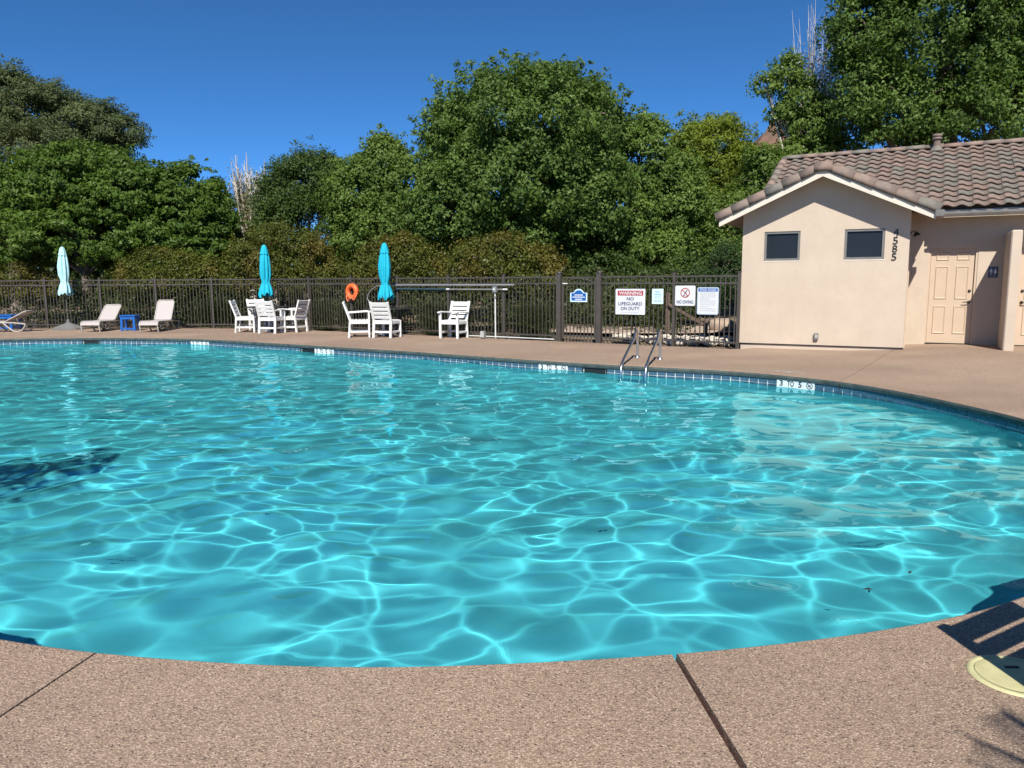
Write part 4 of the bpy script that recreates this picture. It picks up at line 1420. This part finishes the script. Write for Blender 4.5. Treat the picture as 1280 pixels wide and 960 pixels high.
side_table(163.5, 413.2, .1, 'blue plastic side table between the two upright lounge chairs')
side_table(12, 411.8, .0, 'blue plastic side table behind the far left reclined lounge chair', .48)

# ------------------------------------------------------------------ things on and by the fence
def fence_pt(px, py, off=-.05):
    u, z_ = FP(px, py)
    q = FK+fdir*u+Vector((-fdir.y, fdir.x, 0))*off
    return Vector((q.x, q.y, z_))
p = fence_pt(442.3, 364.5, -.07)
lr_ = empty('life_ring', p, FROT, 'orange ring buoy hung on the fence with orange rope', 'life ring')
part('ring', M['orange'], lr_, lambda b: b.tube([(.165*math.cos(2*PI*k/32), 0, .165*math.sin(2*PI*k/32)) for k in range(33)], .068, 12, False))
part('rope', M['rope'], lr_, lambda b: b.tube([(-.19, -.04, -.10), (-.16, -.06, -.21), (-.12, -.06, -.27), (-.08, -.06, -.25), (-.06, -.065, -.18), (0, -.07, -.20), (.05, -.07, -.16), (.11, -.065, -.24), (.15, -.06, -.20), (.20, -.04, -.10), (.22, -.02, -.02)], .016, 6))
part('hanger', M['fence'], lr_, lambda b: b.tube([(-.09, .06, .22), (-.05, .0, .26), (.05, .0, .26), (.09, .06, .22)], .012, 6))
def along(pa, pb, off):
    return fence_pt(*pa, off), fence_pt(*pb, off)
a, b = along((493, 356.5), (645, 356.2), -.09)
rp = empty('rescue_pole', a, 0, 'long pale rescue pole with hook hung along the fence top', 'pole')
part('shaft', M['alu'], rp, lambda m: m.tube([(0, 0, 0), b-a], .022, 8))
hk = [fence_pt(x, y, -.09)-a for x, y in ((493, 356.5), (480, 356.6), (474, 357.5), (467, 362), (463, 368), (462, 373), (464, 377), (466.5, 378))]
part('hook', M['alu'], rp, lambda m: m.tube(hk, .014, 6))
a, b = along((497, 361.3), (560, 361.6), -.06)
np_ = empty('net_pole', a, 0, 'dark telescoping net pole hung under the pale rescue pole', 'pole')
part('outer_tube', M['pole_blue'], np_, lambda m: m.tube([(0, 0, 0), b-a], .030, 8))
c, d = along((562, 361.8), (636, 361.8), -.06)
part('inner_tube', M['alu'], np_, lambda m: m.tube([b-a, d-a], .018, 8))
part('grip', M['white_pipe'], np_, lambda m: m.tube([(d-a)*.93+(b-a)*.07, d-a], .023, 8))
part('collar', M['white_pipe'], np_, lambda m: m.tube([b-a, (d-a)*.05+(b-a)*.95], .026, 8))
pb = G(621.5, 421.0); u_, zt = FP(621.5, 370)
q = FK+fdir*u_+Vector((fdir.y, -fdir.x, 0))*.09
pp_ = empty('shower_post', (q.x, q.y, 0), FROT, 'thin white pipe post with small grey box at its top', 'post')
part('pipe', M['white_pipe'], pp_, lambda m: m.lathe([(.019, -.05), (.019, 1.12)], 10))
part('coupling', M['base_grey'], pp_, lambda m: m.lathe([(.034, .98), (.034, 1.03)], 10))
part('box', M['alu'], pp_, lambda m: m.box((0, -.01, 1.19), (.11, .09, .15), ch=.012))
part('lens', M['white_tile'], pp_, lambda m: m.lathe([(.001, 0), (.03, 0), (.025, .012), (.001, .015)], 12), (0, -.056, 1.19), (PI/2, 0, 0))
a, b = along((588, 420), (697, 424), -.16); a.z = b.z = .03
gp = tag(part('ground_pipe', M['white_pipe'], None, lambda m: m.tube([a, a*.6+b*.4+Vector((0, 0, .003)), b], .015, 8)), 'white plastic pipe lying along the foot of the fence', 'pipe')
q = G(604, 423.2)
fl = empty('flood_light', (q.x, q.y, 0), FROT, 'small pale box light on ground beside lone white chair', 'light')
part('housing', M['alu'], fl, lambda m: m.box((0, .0, .10), (.11, .10, .17), ch=.01))
part('stake', M['base_grey'], fl, lambda m: m.box((0, .01, .008), (.07, .07, .03)))
for k in range(3):
    part('fin', M['white_pipe'], fl, lambda m: m.box((-.033+.033*k, -.056, .11), (.014, .014, .14)))

# ------------------------------------------------------------------ ladder
def make_ladder():
    bl, br = G(796.8, 447.0), G(824.8, 449.0)
    el, er = G(777.5, 457.5), G(807.5, 459.5)
    o = empty('pool_ladder', (bl+br)/2, 0, 'polished steel two rail ladder at the far pool edge', 'ladder')
    c = (bl+br)/2
    ax = (br-bl).normalized()
    bl, br = c-ax*.235, c+ax*.235
    dirp = ((el+er)/2-c); dirp.normalize()
    dist = ((el+er)/2-c).length
    for base in (bl, br):
        q = base-c
        f = lambda t, z_: q+dirp*t+Vector((0, 0, z_))
        pts = [f(0, 0), f(0, .28), f(.02, .42), f(.08, .50), f(.16, .515), f(.25, .46), f(.36, .37), f(dist*.55, .245), f(dist*.8, .135), f(dist, .03), f(dist+.055, -.05), f(dist+.07, -.16), f(dist+.07, -.30), f(dist+.06, -.70)]
        part('rail', M['steel'], o, lambda m: m.tube(pts, .024, 12))
        part('escutcheon', M['steel'], o, lambda m: m.lathe([(.055, .003), (.055, .012), (.03, .03), (.001, .03)], 16), q)
    for z_ in (-.36, -.62):
        part('tread', M['white_poly'], o, lambda m: m.bar(bl-c+dirp*(dist+.09)+Vector((0, 0, z_)), br-c+dirp*(dist+.09)+Vector((0, 0, z_)), .09, .025, ch=.006))
    return o
make_ladder()

# skimmer lid in the near deck
p = G(1262, 846)
ld = empty('skimmer_lid', (p.x+.02, p.y, 0), 0, 'round yellowed plastic skimmer lid set in the near deck', 'lid')
part('cover', M['lid'], ld, lambda b: b.lathe([(.001, .010), (.10, .010), (.115, .009), (.128, .007)], 40))
part('rim', M['lid'], ld, lambda b: b.lathe([(.131, .002), (.131, .008), (.150, .008), (.155, .001)], 40))
part('finger_hole', M['dark_hole'], ld, lambda b: b.box((.02, .05, .0105), (.05, .016, .003)))
part('finger_hole', M['dark_hole'], ld, lambda b: b.box((.03, -.05, .0105), (.05, .016, .003)))

# ------------------------------------------------------------------ vegetation
def unit(v):
    return v/(np.linalg.norm(v, axis=1)[:, None]+1e-9)
def leaves(rng, lobes, dens, clump_r, L, Wd, flat=.75, updir=.35, tri=False, shell=.45, fill=3.4):
    """leaf-sized faces in clumps spread through the lobes: list of (cx, cy, cz, rx, ry, rz)"""
    C, O, Rr = [], [], []
    for (cx, cy, cz, rx, ry, rz) in lobes:
        area = PI*rx*rz
        ncl = max(4, int(area/(clump_r**2)*fill))
        d = unit(rng.normal(size=(ncl, 3)))
        d[:, 2] = np.where(d[:, 2] < -.75, -d[:, 2], d[:, 2])
        f = rng.uniform(shell, 1.0, ncl)**.6
        p = np.array([cx, cy, cz])+d*f[:, None]*np.array([rx, ry, rz])
        C.append(p); O.append(unit(d/np.array([rx, ry, rz]))); Rr.append(clump_r*rng.uniform(.55, 1.25, ncl))
        nx = int(ncl*.45)                  # loose sprays that break the outline
        d = unit(rng.normal(size=(nx, 3))); d[:, 2] = np.abs(d[:, 2])*rng.choice([1, 1, -.5], nx)
        p = np.array([cx, cy, cz])+d*rng.uniform(.98, 1.0+.55*clump_r/max(rx, rz)+.12, nx)[:, None]*np.array([rx, ry, rz])
        C.append(p); O.append(unit(d/np.array([rx, ry, rz]))); Rr.append(clump_r*rng.uniform(.22, .5, nx))
    C, O, Rr = np.vstack(C), np.vstack(O), np.concatenate(Rr)
    total = int(dens*sum(PI*l[3]*l[5] for l in lobes))
    w = Rr**2; w /= w.sum()
    k = rng.choice(len(C), total, p=w)
    d = unit(rng.normal(size=(total, 3)))
    r = rng.uniform(0, 1, total)**.42
    pos = C[k]+d*(r*Rr[k])[:, None]*np.array([1, 1, flat])
    nrm = unit(.55*O[k]+.55*d+np.array([0, 0, updir])+.55*rng.normal(size=(total, 3)))
    return pos, nrm
def leaf_mesh(name, rng, pos, nrm, L, Wd, m, young=None, tri=False, droop=.25):
    n = len(pos)
    t = unit(np.cross(nrm, rng.normal(size=(n, 3))))
    t[:, 2] -= droop; t = unit(t)
    b = unit(np.cross(nrm, t))
    l = (L*rng.uniform(.65, 1.25, n))[:, None]; w = (Wd*rng.uniform(.65, 1.25, n))[:, None]
    base, tip = pos-t*l/2, pos+t*l/2
    if tri:
        v = np.stack([base-b*w/2, base+b*w/2, tip], 1)
    else:
        v = np.stack([base, pos+b*w/2+nrm*w*.12, tip-nrm*l*.08, pos-b*w/2+nrm*w*.12], 1)
    k = v.shape[1]
    me = mesh_np(name, v.reshape(-1, 3), np.arange(n*k).reshape(n, k))
    if young is not None:
        a = me.attributes.new('young', 'FLOAT', 'POINT')
        a.data.foreach_set('value', np.repeat(young, k).astype(np.float32))
    me.materials.append(m)
    return me
def limbs(b, rng, lobes, H0, r0, lean=(0, 0), n_per=3, r_end=.02):
    """tapered trunk with limbs that run into every lobe"""
    z1 = max(.8, H0)
    top = Vector((lean[0], lean[1], z1))
    b.tube([(0, 0, -.25), (0, 0, .15), Vector((lean[0]*.35, lean[1]*.35, z1*.5)), top], [r0*1.5, r0*1.05, r0*.9, r0*.75], 10)
    for (cx, cy, cz, rx, ry, rz) in lobes:
        c = Vector((cx, cy, cz))
        mid = top.lerp(c, .5)+Vector((rng.uniform(-.3, .3), rng.uniform(-.3, .3), -.12*abs(cz-z1)))
        b.tube([top*.98, mid, c], [r0*.55, r0*.36, r0*.2], 7)
        for k in range(n_per):
            d = unit(rng.normal(size=(1, 3)))[0]
            d[2] = abs(d[2])*.8
            e = c+Vector((d[0]*rx*.9, d[1]*ry*.9, d[2]*rz*.9))
            m_ = c.lerp(e, .5)+Vector((0, 0, .1*rz))
            b.tube([mid.lerp(c, .7), m_, e], [r0*.22, r0*.12, r_end], 5)
def px_lobes(D, items, base_px, depth=1.0):
    """lobes from outline blobs (px, py, rx, ry) at distance D, in the tree's own frame"""
    bx = at(base_px, 350, D).x
    out = []
    for it in items:
        x, y, rx, ry = it[:4]
        dy = it[4] if len(it) > 4 else 0.0
        p = at(x, y, D+dy)
        k = (D+dy)/FPX
        out.append((p.x-bx, dy, p.z, rx*k, rx*k*depth, ry*k))
    return bx, out
def tree(name, label, items, base_px, D, mat, seed, dens=1150, clump=.55, L=.13, Wd=.10, trunk=.18, bark='bark', H0=None, tri=False, cat='tree', young=False, depth=1.0, group=None, flat=.75, npl=3, shell=.45, droop=.25, rz=0, fill=3.4):
    rng = np.random.default_rng(seed)
    bx, lobes = px_lobes(D, items, base_px, depth)
    o = empty(name, (bx, D, terrain(bx, D)), 0, label, cat, group)
    pos, nrm = leaves(rng, lobes, dens, clump, L, Wd, flat, tri=tri, shell=shell, fill=fill)
    pos[:, 2] = np.maximum(pos[:, 2], .03+.2*rng.random(len(pos)))
    yg = None
    if young:
        zt = max(l[2]+l[5] for l in lobes)
        nz = noise3(pos*1.1, seed)
        yg = np.clip(.15+.75*pos[:, 2]/zt*.7+.35*nz+.25*(rng.random(len(pos))-.5), 0, 1)
    me = leaf_mesh('crown', rng, pos, nrm, L, Wd, mat, yg, tri, droop)
    link_mesh('crown', me, None, o)
    b = MB(); limbs(b, rng, lobes, H0 if H0 else max(.5, min(l[2] for l in lobes)*.6), trunk, n_per=npl)
    b.build('trunk', M[bark], o)
    return o
def noise3(p, seed):
    rng = np.random.default_rng(seed+99)
    h = np.zeros(len(p))
    for _ in range(10):
        k = rng.normal(size=3)*2.2
        h += np.sin(p @ k+rng.uniform(0, 6.28))
    return h/math.sqrt(5)

tree('cottonwood_tree', 'tallest rounded green tree at the centre of the tree line', [(654, 160, 118, 74), (572, 174, 44, 48), (738, 150, 40, 48), (640, 235, 105, 70, -.4), (560, 262, 55, 56, -.8), (725, 245, 60, 76, -.6), (640, 300, 95, 40, .4)], 668, 27.0, M['leaf_cotton'], 1, 2600, .44, .11, .09, .26, tri=True, shell=.38, npl=5)
tree('poplar_tree', 'mid green leafy tree just right of the tallest tree', [(800, 205, 44, 56), (775, 275, 55, 62, -.6), (838, 262, 52, 70, -.4), (805, 315, 75, 35, -.5)], 806, 29.5, M['leaf_poplar'], 2, 2500, .40, .11, .09, .18, tri=True, npl=4)
tree('willow_tree', 'yellow green tree left of the pool house roof, behind the others', [(892, 203, 48, 54), (862, 192, 30, 38), (925, 240, 42, 56), (890, 280, 60, 60)], 893, 34, M['leaf_yellow'], 3, 1700, .5, .14, .07, .2, tri=True)
tree('poplar_tree', 'olive green loose tree beside the left slope of house roof', [(955, 235, 34, 48), (915, 285, 38, 50), (965, 280, 32, 40)], 948, 28.5, M['leaf_poplar'], 4, 1800, .42, .11, .09, .14, tri=True)
tree('juniper_tree', 'dark juniper against the pool house corner behind the fence', [(905, 340, 30, 40), (880, 365, 34, 30)], 898, 24.5, M['leaf_juniper'], 5, 2200, .3, .09, .03, .09)
tree('ash_tree', 'bright green broad leaved tree at the left with layered branches', [(118, 228, 78, 46), (62, 250, 66, 52, -.4), (160, 250, 70, 46, -.8), (105, 300, 105, 44, -.9), (10, 262, 55, 56)], 108, 29.0, M['leaf_broad'], 6, 2500, .42, .125, .095, .2, flat=.5, tri=True)
tree('ash_tree', 'bright green broad leaved tree right of its lower left neighbour', [(240, 248, 42, 44), (215, 280, 60, 44, -.5), (268, 282, 28, 44), (235, 320, 60, 34, -.5)], 235, 28.6, M['leaf_broad'], 7, 2500, .40, .125, .095, .16, flat=.5, tri=True)
tree('elm_tree', 'tall grey green fine leaved tree behind the left trees', [(8, 138, 60, 50), (60, 158, 62, 46), (112, 168, 48, 36), (148, 172, 34, 26), (-60, 150, 70, 70), (50, 205, 110, 45)], 20, 36, M['leaf_elm'], 8, 1900, .5, .13, .06, .3, tri=True, flat=.6)
tree('elm_tree', 'dark green pointed tree behind the brown topped bushes, left of centre', [(385, 228, 40, 42), (352, 250, 34, 46), (415, 238, 28, 44), (385, 290, 70, 50)], 384, 32, M['leaf_dark'], 9, 1800, .42, .13, .06, .18, tri=True)
tree('poplar_tree', 'mid green tree left of the tallest tree, lower top', [(480, 212, 34, 42), (450, 250, 44, 52), (510, 240, 38, 52, -.5), (480, 295, 62, 48)], 482, 30.5, M['leaf_poplar'], 10, 2400, .38, .11, .085, .17, tri=True, npl=4)
tree('cottonwood_tree', 'huge dark green tree rising behind the pool house roof', [(1185, 45, 112, 100), (1085, 40, 50, 66), (1290, 70, 110, 115), (1130, 140, 62, 52, -.5), (1240, 158, 120, 52, -.5), (1180, -80, 110, 70), (1078, 120, 34, 44, -.4)], 1190, 28.0, M['leaf_cotton'], 11, 1600, .44, .115, .095, .36, H0=4.0, npl=5, tri=True)
tree('cottonwood_tree', 'leaning pale branched tree left of the huge tree, above roof', [(984, 88, 20, 22), (957, 106, 16, 15), (1005, 125, 28, 26), (1020, 165, 40, 30), (978, 148, 18, 20), (1000, 200, 45, 28), (1040, 195, 30, 26)], 1040, 29.5, M['leaf_poplar'], 12, 1500, .30, .11, .09, .13, tri=True, bark='bark_pale', npl=6, H0=2.5)

# bare topped pale poplars
def bare_poplar(label, px, D, py_top, spread, n, seed, leafy, k_=1.0):
    rng = np.random.default_rng(seed)
    bx = at(px, 350, D).x
    Ht = at(px, py_top, D).z
    o = empty('bare_poplar', (bx, D, terrain(bx, D)), 0, label, 'tree', 'pale bare poplars')
    b = MB()
    b.tube([(0, 0, -.2), (0, 0, Ht*.25), (.05, 0, Ht*.5)], [.16, .12, .08], 8)
    tips = []
    for k in range(n):
        a = rng.uniform(0, 2*PI); s = spread*rng.uniform(.15, 1)
        z0 = Ht*rng.uniform(.2, .5)
        h = Ht*rng.uniform(.72, 1.0)
        x, y = s*math.cos(a), s*math.sin(a)
        pts = [(0, 0, z0), (x*.45, y*.45, z0+(h-z0)*.3), (x*.8, y*.8, z0+(h-z0)*.65), (x, y, h)]
        b.tube(pts, [.075*k_, .052*k_, .034*k_, .012*k_], 5)
        tips += [Vector(pts[2]), Vector(pts[1])]
        for q in range(6):
            t = Vector(pts[1 if q > 3 else 2]).lerp(Vector(pts[3]), rng.uniform(0, .6))
            e = t+Vector((rng.uniform(-.3, .3), rng.uniform(-.3, .3), rng.uniform(.4, .9)))
            b.tube([t, e], [.02*k_, .007*k_], 4)
    b.build('trunk', M['bark_pale'], o)
    pos = np.array([tips[i] for i in rng.integers(0, len(tips), leafy)])+rng.normal(size=(leafy, 3))*np.array([.28, .28, .4])
    me = leaf_mesh('crown', rng, pos, unit(rng.normal(size=(leafy, 3))+np.array([0, -.3, .4])), .12, .06, M['leaf_pale'], tri=True)
    link_mesh('crown', me, None, o)
bare_poplar('pale bare poplar left of the dark pointed tree, thin white twigs', 316, 36, 192, 1.15, 30, 3, 7000)
bare_poplar('pale bare poplar touching the dark pointed tree', 344, 34.6, 198, 1.1, 26, 4, 7000)
bare_poplar('tall pale bare poplar against the sky left of the huge tree', 1014, 33, 0, 1.7, 80, 5, 9000, .38)

# brown topped bushes behind the fence
BG = 'brown topped bushes behind the fence'
def bush(label, items, bpx, D, seed, dens=2400):
    return tree('photinia_bush', label, items, bpx, D, M['leaf_photinia'], seed, dens, .27, .08, .05, .06, H0=.6, fill=2.3, cat='bush', young=True, group=BG, flat=.9, npl=2, shell=.74, droop=.05)
bush('largest brown topped round bush behind the middle umbrella', [(352, 322, 62, 38), (312, 338, 34, 30, -.3), (398, 338, 32, 30, -.2), (352, 350, 66, 22, -.3)], 355, 25.6, 21)
bush('low brown topped bush left of the largest round bush', [(205, 338, 50, 28), (165, 348, 26, 20), (252, 346, 30, 24), (205, 354, 60, 16, -.2)], 205, 26.2, 22)
bush('brown green round bush behind the right turquoise umbrella', [(498, 328, 50, 36), (456, 342, 24, 24), (536, 338, 28, 30), (495, 352, 60, 20, -.2)], 492, 24.0, 23)
bush('red tipped round bush above the rescue poles, left of gate', [(628, 330, 58, 38), (586, 336, 30, 32), (676, 340, 32, 32), (630, 350, 74, 22, -.2)], 625, 22.0, 24)
bush('low brown bush at the far left edge behind the fence', [(26, 350, 38, 22), (72, 358, 22, 16), (26, 362, 48, 14)], 30, 26.4, 25)
tree('shrub', 'dark green leafy shrub behind the gate and warning sign', [(755, 345, 44, 34), (800, 358, 46, 28), (722, 365, 26, 28), (850, 348, 38, 34), (780, 380, 60, 18), (845, 378, 40, 22)], 770, 26.0, M['leaf_dark'], 26, 1500, .35, .11, .07, .07, cat='bush', npl=2)

# undergrowth behind the fence, one mass nobody could count
rng = np.random.default_rng(40)
P_, N_ = [], []
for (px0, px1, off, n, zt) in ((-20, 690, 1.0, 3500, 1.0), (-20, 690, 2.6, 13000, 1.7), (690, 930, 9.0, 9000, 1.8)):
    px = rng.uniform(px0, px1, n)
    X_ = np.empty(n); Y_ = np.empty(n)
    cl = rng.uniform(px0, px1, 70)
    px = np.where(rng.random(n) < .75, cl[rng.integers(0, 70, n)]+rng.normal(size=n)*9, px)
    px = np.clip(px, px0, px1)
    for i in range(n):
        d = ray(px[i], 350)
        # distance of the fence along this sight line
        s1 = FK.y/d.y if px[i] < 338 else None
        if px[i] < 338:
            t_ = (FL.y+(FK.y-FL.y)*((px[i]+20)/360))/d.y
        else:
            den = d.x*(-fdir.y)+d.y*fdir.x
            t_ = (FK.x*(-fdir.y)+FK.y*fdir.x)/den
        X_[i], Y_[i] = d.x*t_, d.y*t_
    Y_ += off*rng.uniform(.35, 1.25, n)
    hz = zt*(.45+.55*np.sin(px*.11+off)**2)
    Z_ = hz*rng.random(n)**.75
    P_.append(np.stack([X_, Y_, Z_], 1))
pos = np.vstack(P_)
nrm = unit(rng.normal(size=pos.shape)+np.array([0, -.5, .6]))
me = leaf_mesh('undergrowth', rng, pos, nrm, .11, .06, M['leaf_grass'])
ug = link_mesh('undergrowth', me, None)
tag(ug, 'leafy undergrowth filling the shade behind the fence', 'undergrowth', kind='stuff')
# tufts of ornamental grass
nt_ = 5200
px = rng.choice([250, 272, 395, 432, 540, 565, 660, 678], nt_)+rng.normal(size=nt_)*5
bx_, by_ = np.empty(nt_), np.empty(nt_)
for i in range(nt_):
    d = ray(px[i], 350)
    den = d.x*(-fdir.y)+d.y*fdir.x
    t_ = (FK.x*(-fdir.y)+FK.y*fdir.x)/den if px[i] > 338 else FK.y/d.y*1.01
    bx_[i], by_[i] = d.x*t_, d.y*t_+.55+rng.normal()*.08
root = np.stack([bx_, by_, np.zeros(nt_)], 1)
lean = rng.normal(size=(nt_, 3))*np.array([.32, .32, 0])
hh = rng.uniform(.4, .95, nt_)
tip = root+lean+np.stack([0*hh, 0*hh, hh], 1)
side = unit(np.cross(tip-root, rng.normal(size=(nt_, 3))))*.007
mid = root+lean*.3+np.stack([0*hh, 0*hh, hh*.6], 1)
v = np.stack([root-side, root+side, mid+side, mid-side, mid-side, mid+side, tip+side*.2, tip-side*.2], 1).reshape(-1, 4, 3)
me = mesh_np('grass_tufts', v.reshape(-1, 3), np.arange(v.shape[0]*4).reshape(-1, 4))
me.materials.append(M['leaf_grass'])
tag(link_mesh('grass_tufts', me), 'tufts of ornamental grass along the back of the fence', 'grass', kind='stuff')
# far wood that closes the gaps
pos = []
for k in range(120):
    cx, cy = rng.uniform(-38, 34), rng.uniform(38, 46)
    if 5 < cx < 34: cz, rr_ = rng.uniform(1, 4.5), 2.4
    else: cz, rr_ = rng.uniform(1, 3.6), 2.2
    d = unit(rng.normal(size=(750, 3)))
    pos.append(np.array([cx, cy, cz])+d*rr_*rng.uniform(.6, 1, 750)[:, None])
pos = np.vstack(pos)
me = leaf_mesh('far_wood', rng, pos, unit(rng.normal(size=pos.shape)+np.array([0, -.4, .5])), .34, .26, M['leaf_dark'], tri=True)
tag(link_mesh('far_wood', me), 'dark mass of far trees seen between the nearer crowns', 'trees', kind='stuff')

# ------------------------------------------------------------------ beyond the right fence: path, stones, boulder, rail
b_ = MB()
ctr = [G(690, 412), G(760, 414), G(840, 414), G(930, 412), G(1010, 408)]
prev = None
for k, c in enumerate(ctr):
    d = (ctr[min(k+1, 4)]-ctr[max(k-1, 0)]).normalized(); n_ = Vector((-d.y, d.x, 0))
    cur = [c+n_*1.3, c-n_*1.3]
    if prev:
        for q in range(8):
            a0, a1 = prev[0].lerp(cur[0], q/8), prev[0].lerp(cur[0], (q+1)/8)
            c0, c1 = prev[1].lerp(cur[1], q/8), prev[1].lerp(cur[1], (q+1)/8)
            b_.poly([(p.x, p.y, .035) for p in (a0, c0, c1, a1)])
    prev = cur
tag(b_.build('path', M['path']), kind='structure')
def rock_mesh(seed, sx, sy, sz):
    bm = bmesh.new()
    bmesh.ops.create_icosphere(bm, subdivisions=2, radius=1)
    rg = random.Random(seed)
    ph_ = [rg.uniform(0, 6) for _ in range(6)]
    for v in bm.verts:
        c = v.co
        f = 1+.16*math.sin(3*c.x+ph_[0])*math.sin(2.6*c.y+ph_[1])+.12*math.sin(4*c.z+ph_[2]+2*c.x)+.05*math.sin(9*c.y+ph_[3])
        v.co = Vector((c.x*sx*f, c.y*sy*f, c.z*sz*f))
    vs_ = [v.co.copy() for v in bm.verts]; bm.verts.index_update()
    fs_ = [[v.index for v in f.verts] for f in bm.faces]
    bm.free()
    return vs_, fs_
rk = MB()
rg = random.Random(8)
for k in range(120):
    px = rg.uniform(770, 922) if k % 3 else rg.uniform(850, 920)
    py = rg.uniform(420, 428)+(px-770)*.032
    p = G(px, py)
    s_ = rg.uniform(.05, .13)
    vs_, fs_ = rock_mesh(k, s_*1.3, s_, s_*.6)
    a = rg.uniform(0, 3)
    rk.raw([(p.x+v.x*math.cos(a)-v.y*math.sin(a), p.y+.55+v.x*math.sin(a)+v.y*math.cos(a), v.z+.0) for v in vs_], fs_)
ro = rk.build('rubble_stones', M['rock'])
tag(ro, 'pale rubble stones scattered behind the right fence', 'stones', kind='stuff')
vs_, fs_ = rock_mesh(77, .36, .28, .30)
p = G(906, 416); p.y += .6
b_ = MB(); b_.raw(vs_, fs_, True)
bo = b_.build('boulder', M['boulder'], None, (p.x+.1, p.y, .12))
tag(bo, 'reddish boulder behind the fence close to the house corner', 'rock')
q0, q1 = at(845, 384, 19.3), at(882, 407, 19.0)
hr = empty('wooden_rail', (at(834, 400, 19.4).x, 19.4, 0), 0, 'weathered wooden stair rail slanting down behind the signs', 'railing')
o0 = hr.location
part('post', M['wood'], hr, lambda b: b.box((0, 0, .52), (.10, .10, 1.14)))
part('post', M['wood'], hr, lambda b: b.box((q1.x-o0.x, q1.y-o0.y, .1), (.09, .09, .6)))
part('handrail', M['wood'], hr, lambda b: b.bar(q0-o0+Vector((-.22, 0, .1)), q1-o0, .06, .07))

# brown hill far behind
hm = MB()
rows_ = []
cx = at(968, 350, 420).x
for j in range(14):
    row = []
    for i in range(26):
        x = -170+340*i/25; y = -60+140*j/13
        h = 82*math.exp(-(x/58)**2-(y/50)**2)+10*math.sin(x*.09+1)*math.cos(y*.07)*math.exp(-(x/90)**2)+4*math.sin(x*.31+y*.2)
        row.append((cx+x, 420+y, h-2))
    rows_.append(row)
hm.raw([p for r_ in rows_ for p in r_], [(j*26+i, j*26+i+1, (j+1)*26+i+1, (j+1)*26+i) for j in range(13) for i in range(25)], True)
tag(hm.build('hill', M['hill']), kind='structure')

# ------------------------------------------------------------------ things beside the camera that shade the foreground
rng = np.random.default_rng(71)
pl = empty('unseen_shade_tree', (-5.45, 1.80, 0), 0, 'unseen tree added on the near deck to dapple the pool at left', 'tree')  # tree out of view, added to cast dappled shade on the pool
lob = [(.15, .1, 4.2, .75, .7, .55), (-.45, -.2, 3.9, .6, .6, .5), (.55, .45, 4.55, .5, .5, .4)]
pos, nrm = leaves(rng, lob, 330, .34, .13, .10)
link_mesh('crown', leaf_mesh('crown', rng, pos, nrm, .13, .10, M['leaf_broad']), None, pl)
b_ = MB(); limbs(b_, rng, lob, 2.9, .05, n_per=3, r_end=.006); b_.build('trunk', M['bark'], pl)
part('planter', M['base_grey'], pl, lambda b: b.lathe([(.001, .0), (.26, 0), (.34, .42), (.36, .46), (.31, .46), (.29, .40), (.001, .38)], 28))
pt = empty('potted_palm', (1.62, -.42, 0), 0, 'tall potted palm on the near deck, throwing a feathery shadow', 'plant')
part('stem', M['bark'], pt, lambda b: b.tube([(0, 0, .25), (.03, .02, 1.1), (0, 0, 2.12)], [.06, .05, .04], 10))
part('pot', M['base_grey'], pt, lambda b: b.lathe([(.001, .0), (.13, 0), (.18, .30), (.19, .34), (.165, .34), (.15, .29), (.001, .28)], 24))
rg = random.Random(3)
for k in range(13):
    a = 2*PI*k/13+rg.uniform(-.2, .2); Lf = rg.uniform(.5, .75); el = rg.uniform(.6, 1.25)
    def frond(b):
        d = Vector((math.cos(a), math.sin(a), 0)); sd = Vector((-d.y, d.x, 0))
        for q in range(14):
            t = .25+.75*q/13
            p = Vector((0, 0, 2.1))+d*(Lf*t*math.cos(el))+Vector((0, 0, Lf*t*math.sin(el)*1.3-.35*t*t*Lf))
            for s in (-1, 1):
                e = p+sd*s*.15*(1-.6*abs(t-.5))+d*.08-Vector((0, 0, .04))
                w_ = d*.009
                b.poly([p-w_, p+w_, e])
        b.tube([(0, 0, 2.1), Vector((0, 0, 2.1))+d*(Lf*.5*math.cos(el))+Vector((0, 0, Lf*.5*math.sin(el)*1.3-.09*Lf)), Vector((0, 0, 2.1))+d*(Lf*math.cos(el))+Vector((0, 0, Lf*math.sin(el)*1.3-.35*Lf))], [.010, .007, .003], 5)
    part('frond', M['leaf_dark'], pt, frond)

# fallen leaves: a few on the deck and afloat
for (px, py, z_, lab) in ((1160, 482, .006, 'small dark fallen leaf on the deck right of the depth marker'), (1137, 716, WATER+.012, 'dark leaf afloat in the near right water'), (1086, 737, WATER+.012, 'tiny dark leaf afloat closest to the near right edge'), (1196, 463, .006, 'small fallen leaf on the deck before the restroom door')):
    p = G(px, py, z_)
    def lf(b):
        b.raw([(-.022, 0, 0), (0, .011, .006), (.022, 0, .002), (0, -.011, .004), (-.034, .002, .002)], [(0, 1, 2), (0, 2, 3), (0, 4, 1)])
    tag(part('fallen_leaf', M['bronze'], None, lf, (p.x, p.y, z_+deck_z(p.x, p.y)), (0, 0, px*.7)), lab, 'leaf', 'fallen leaves')
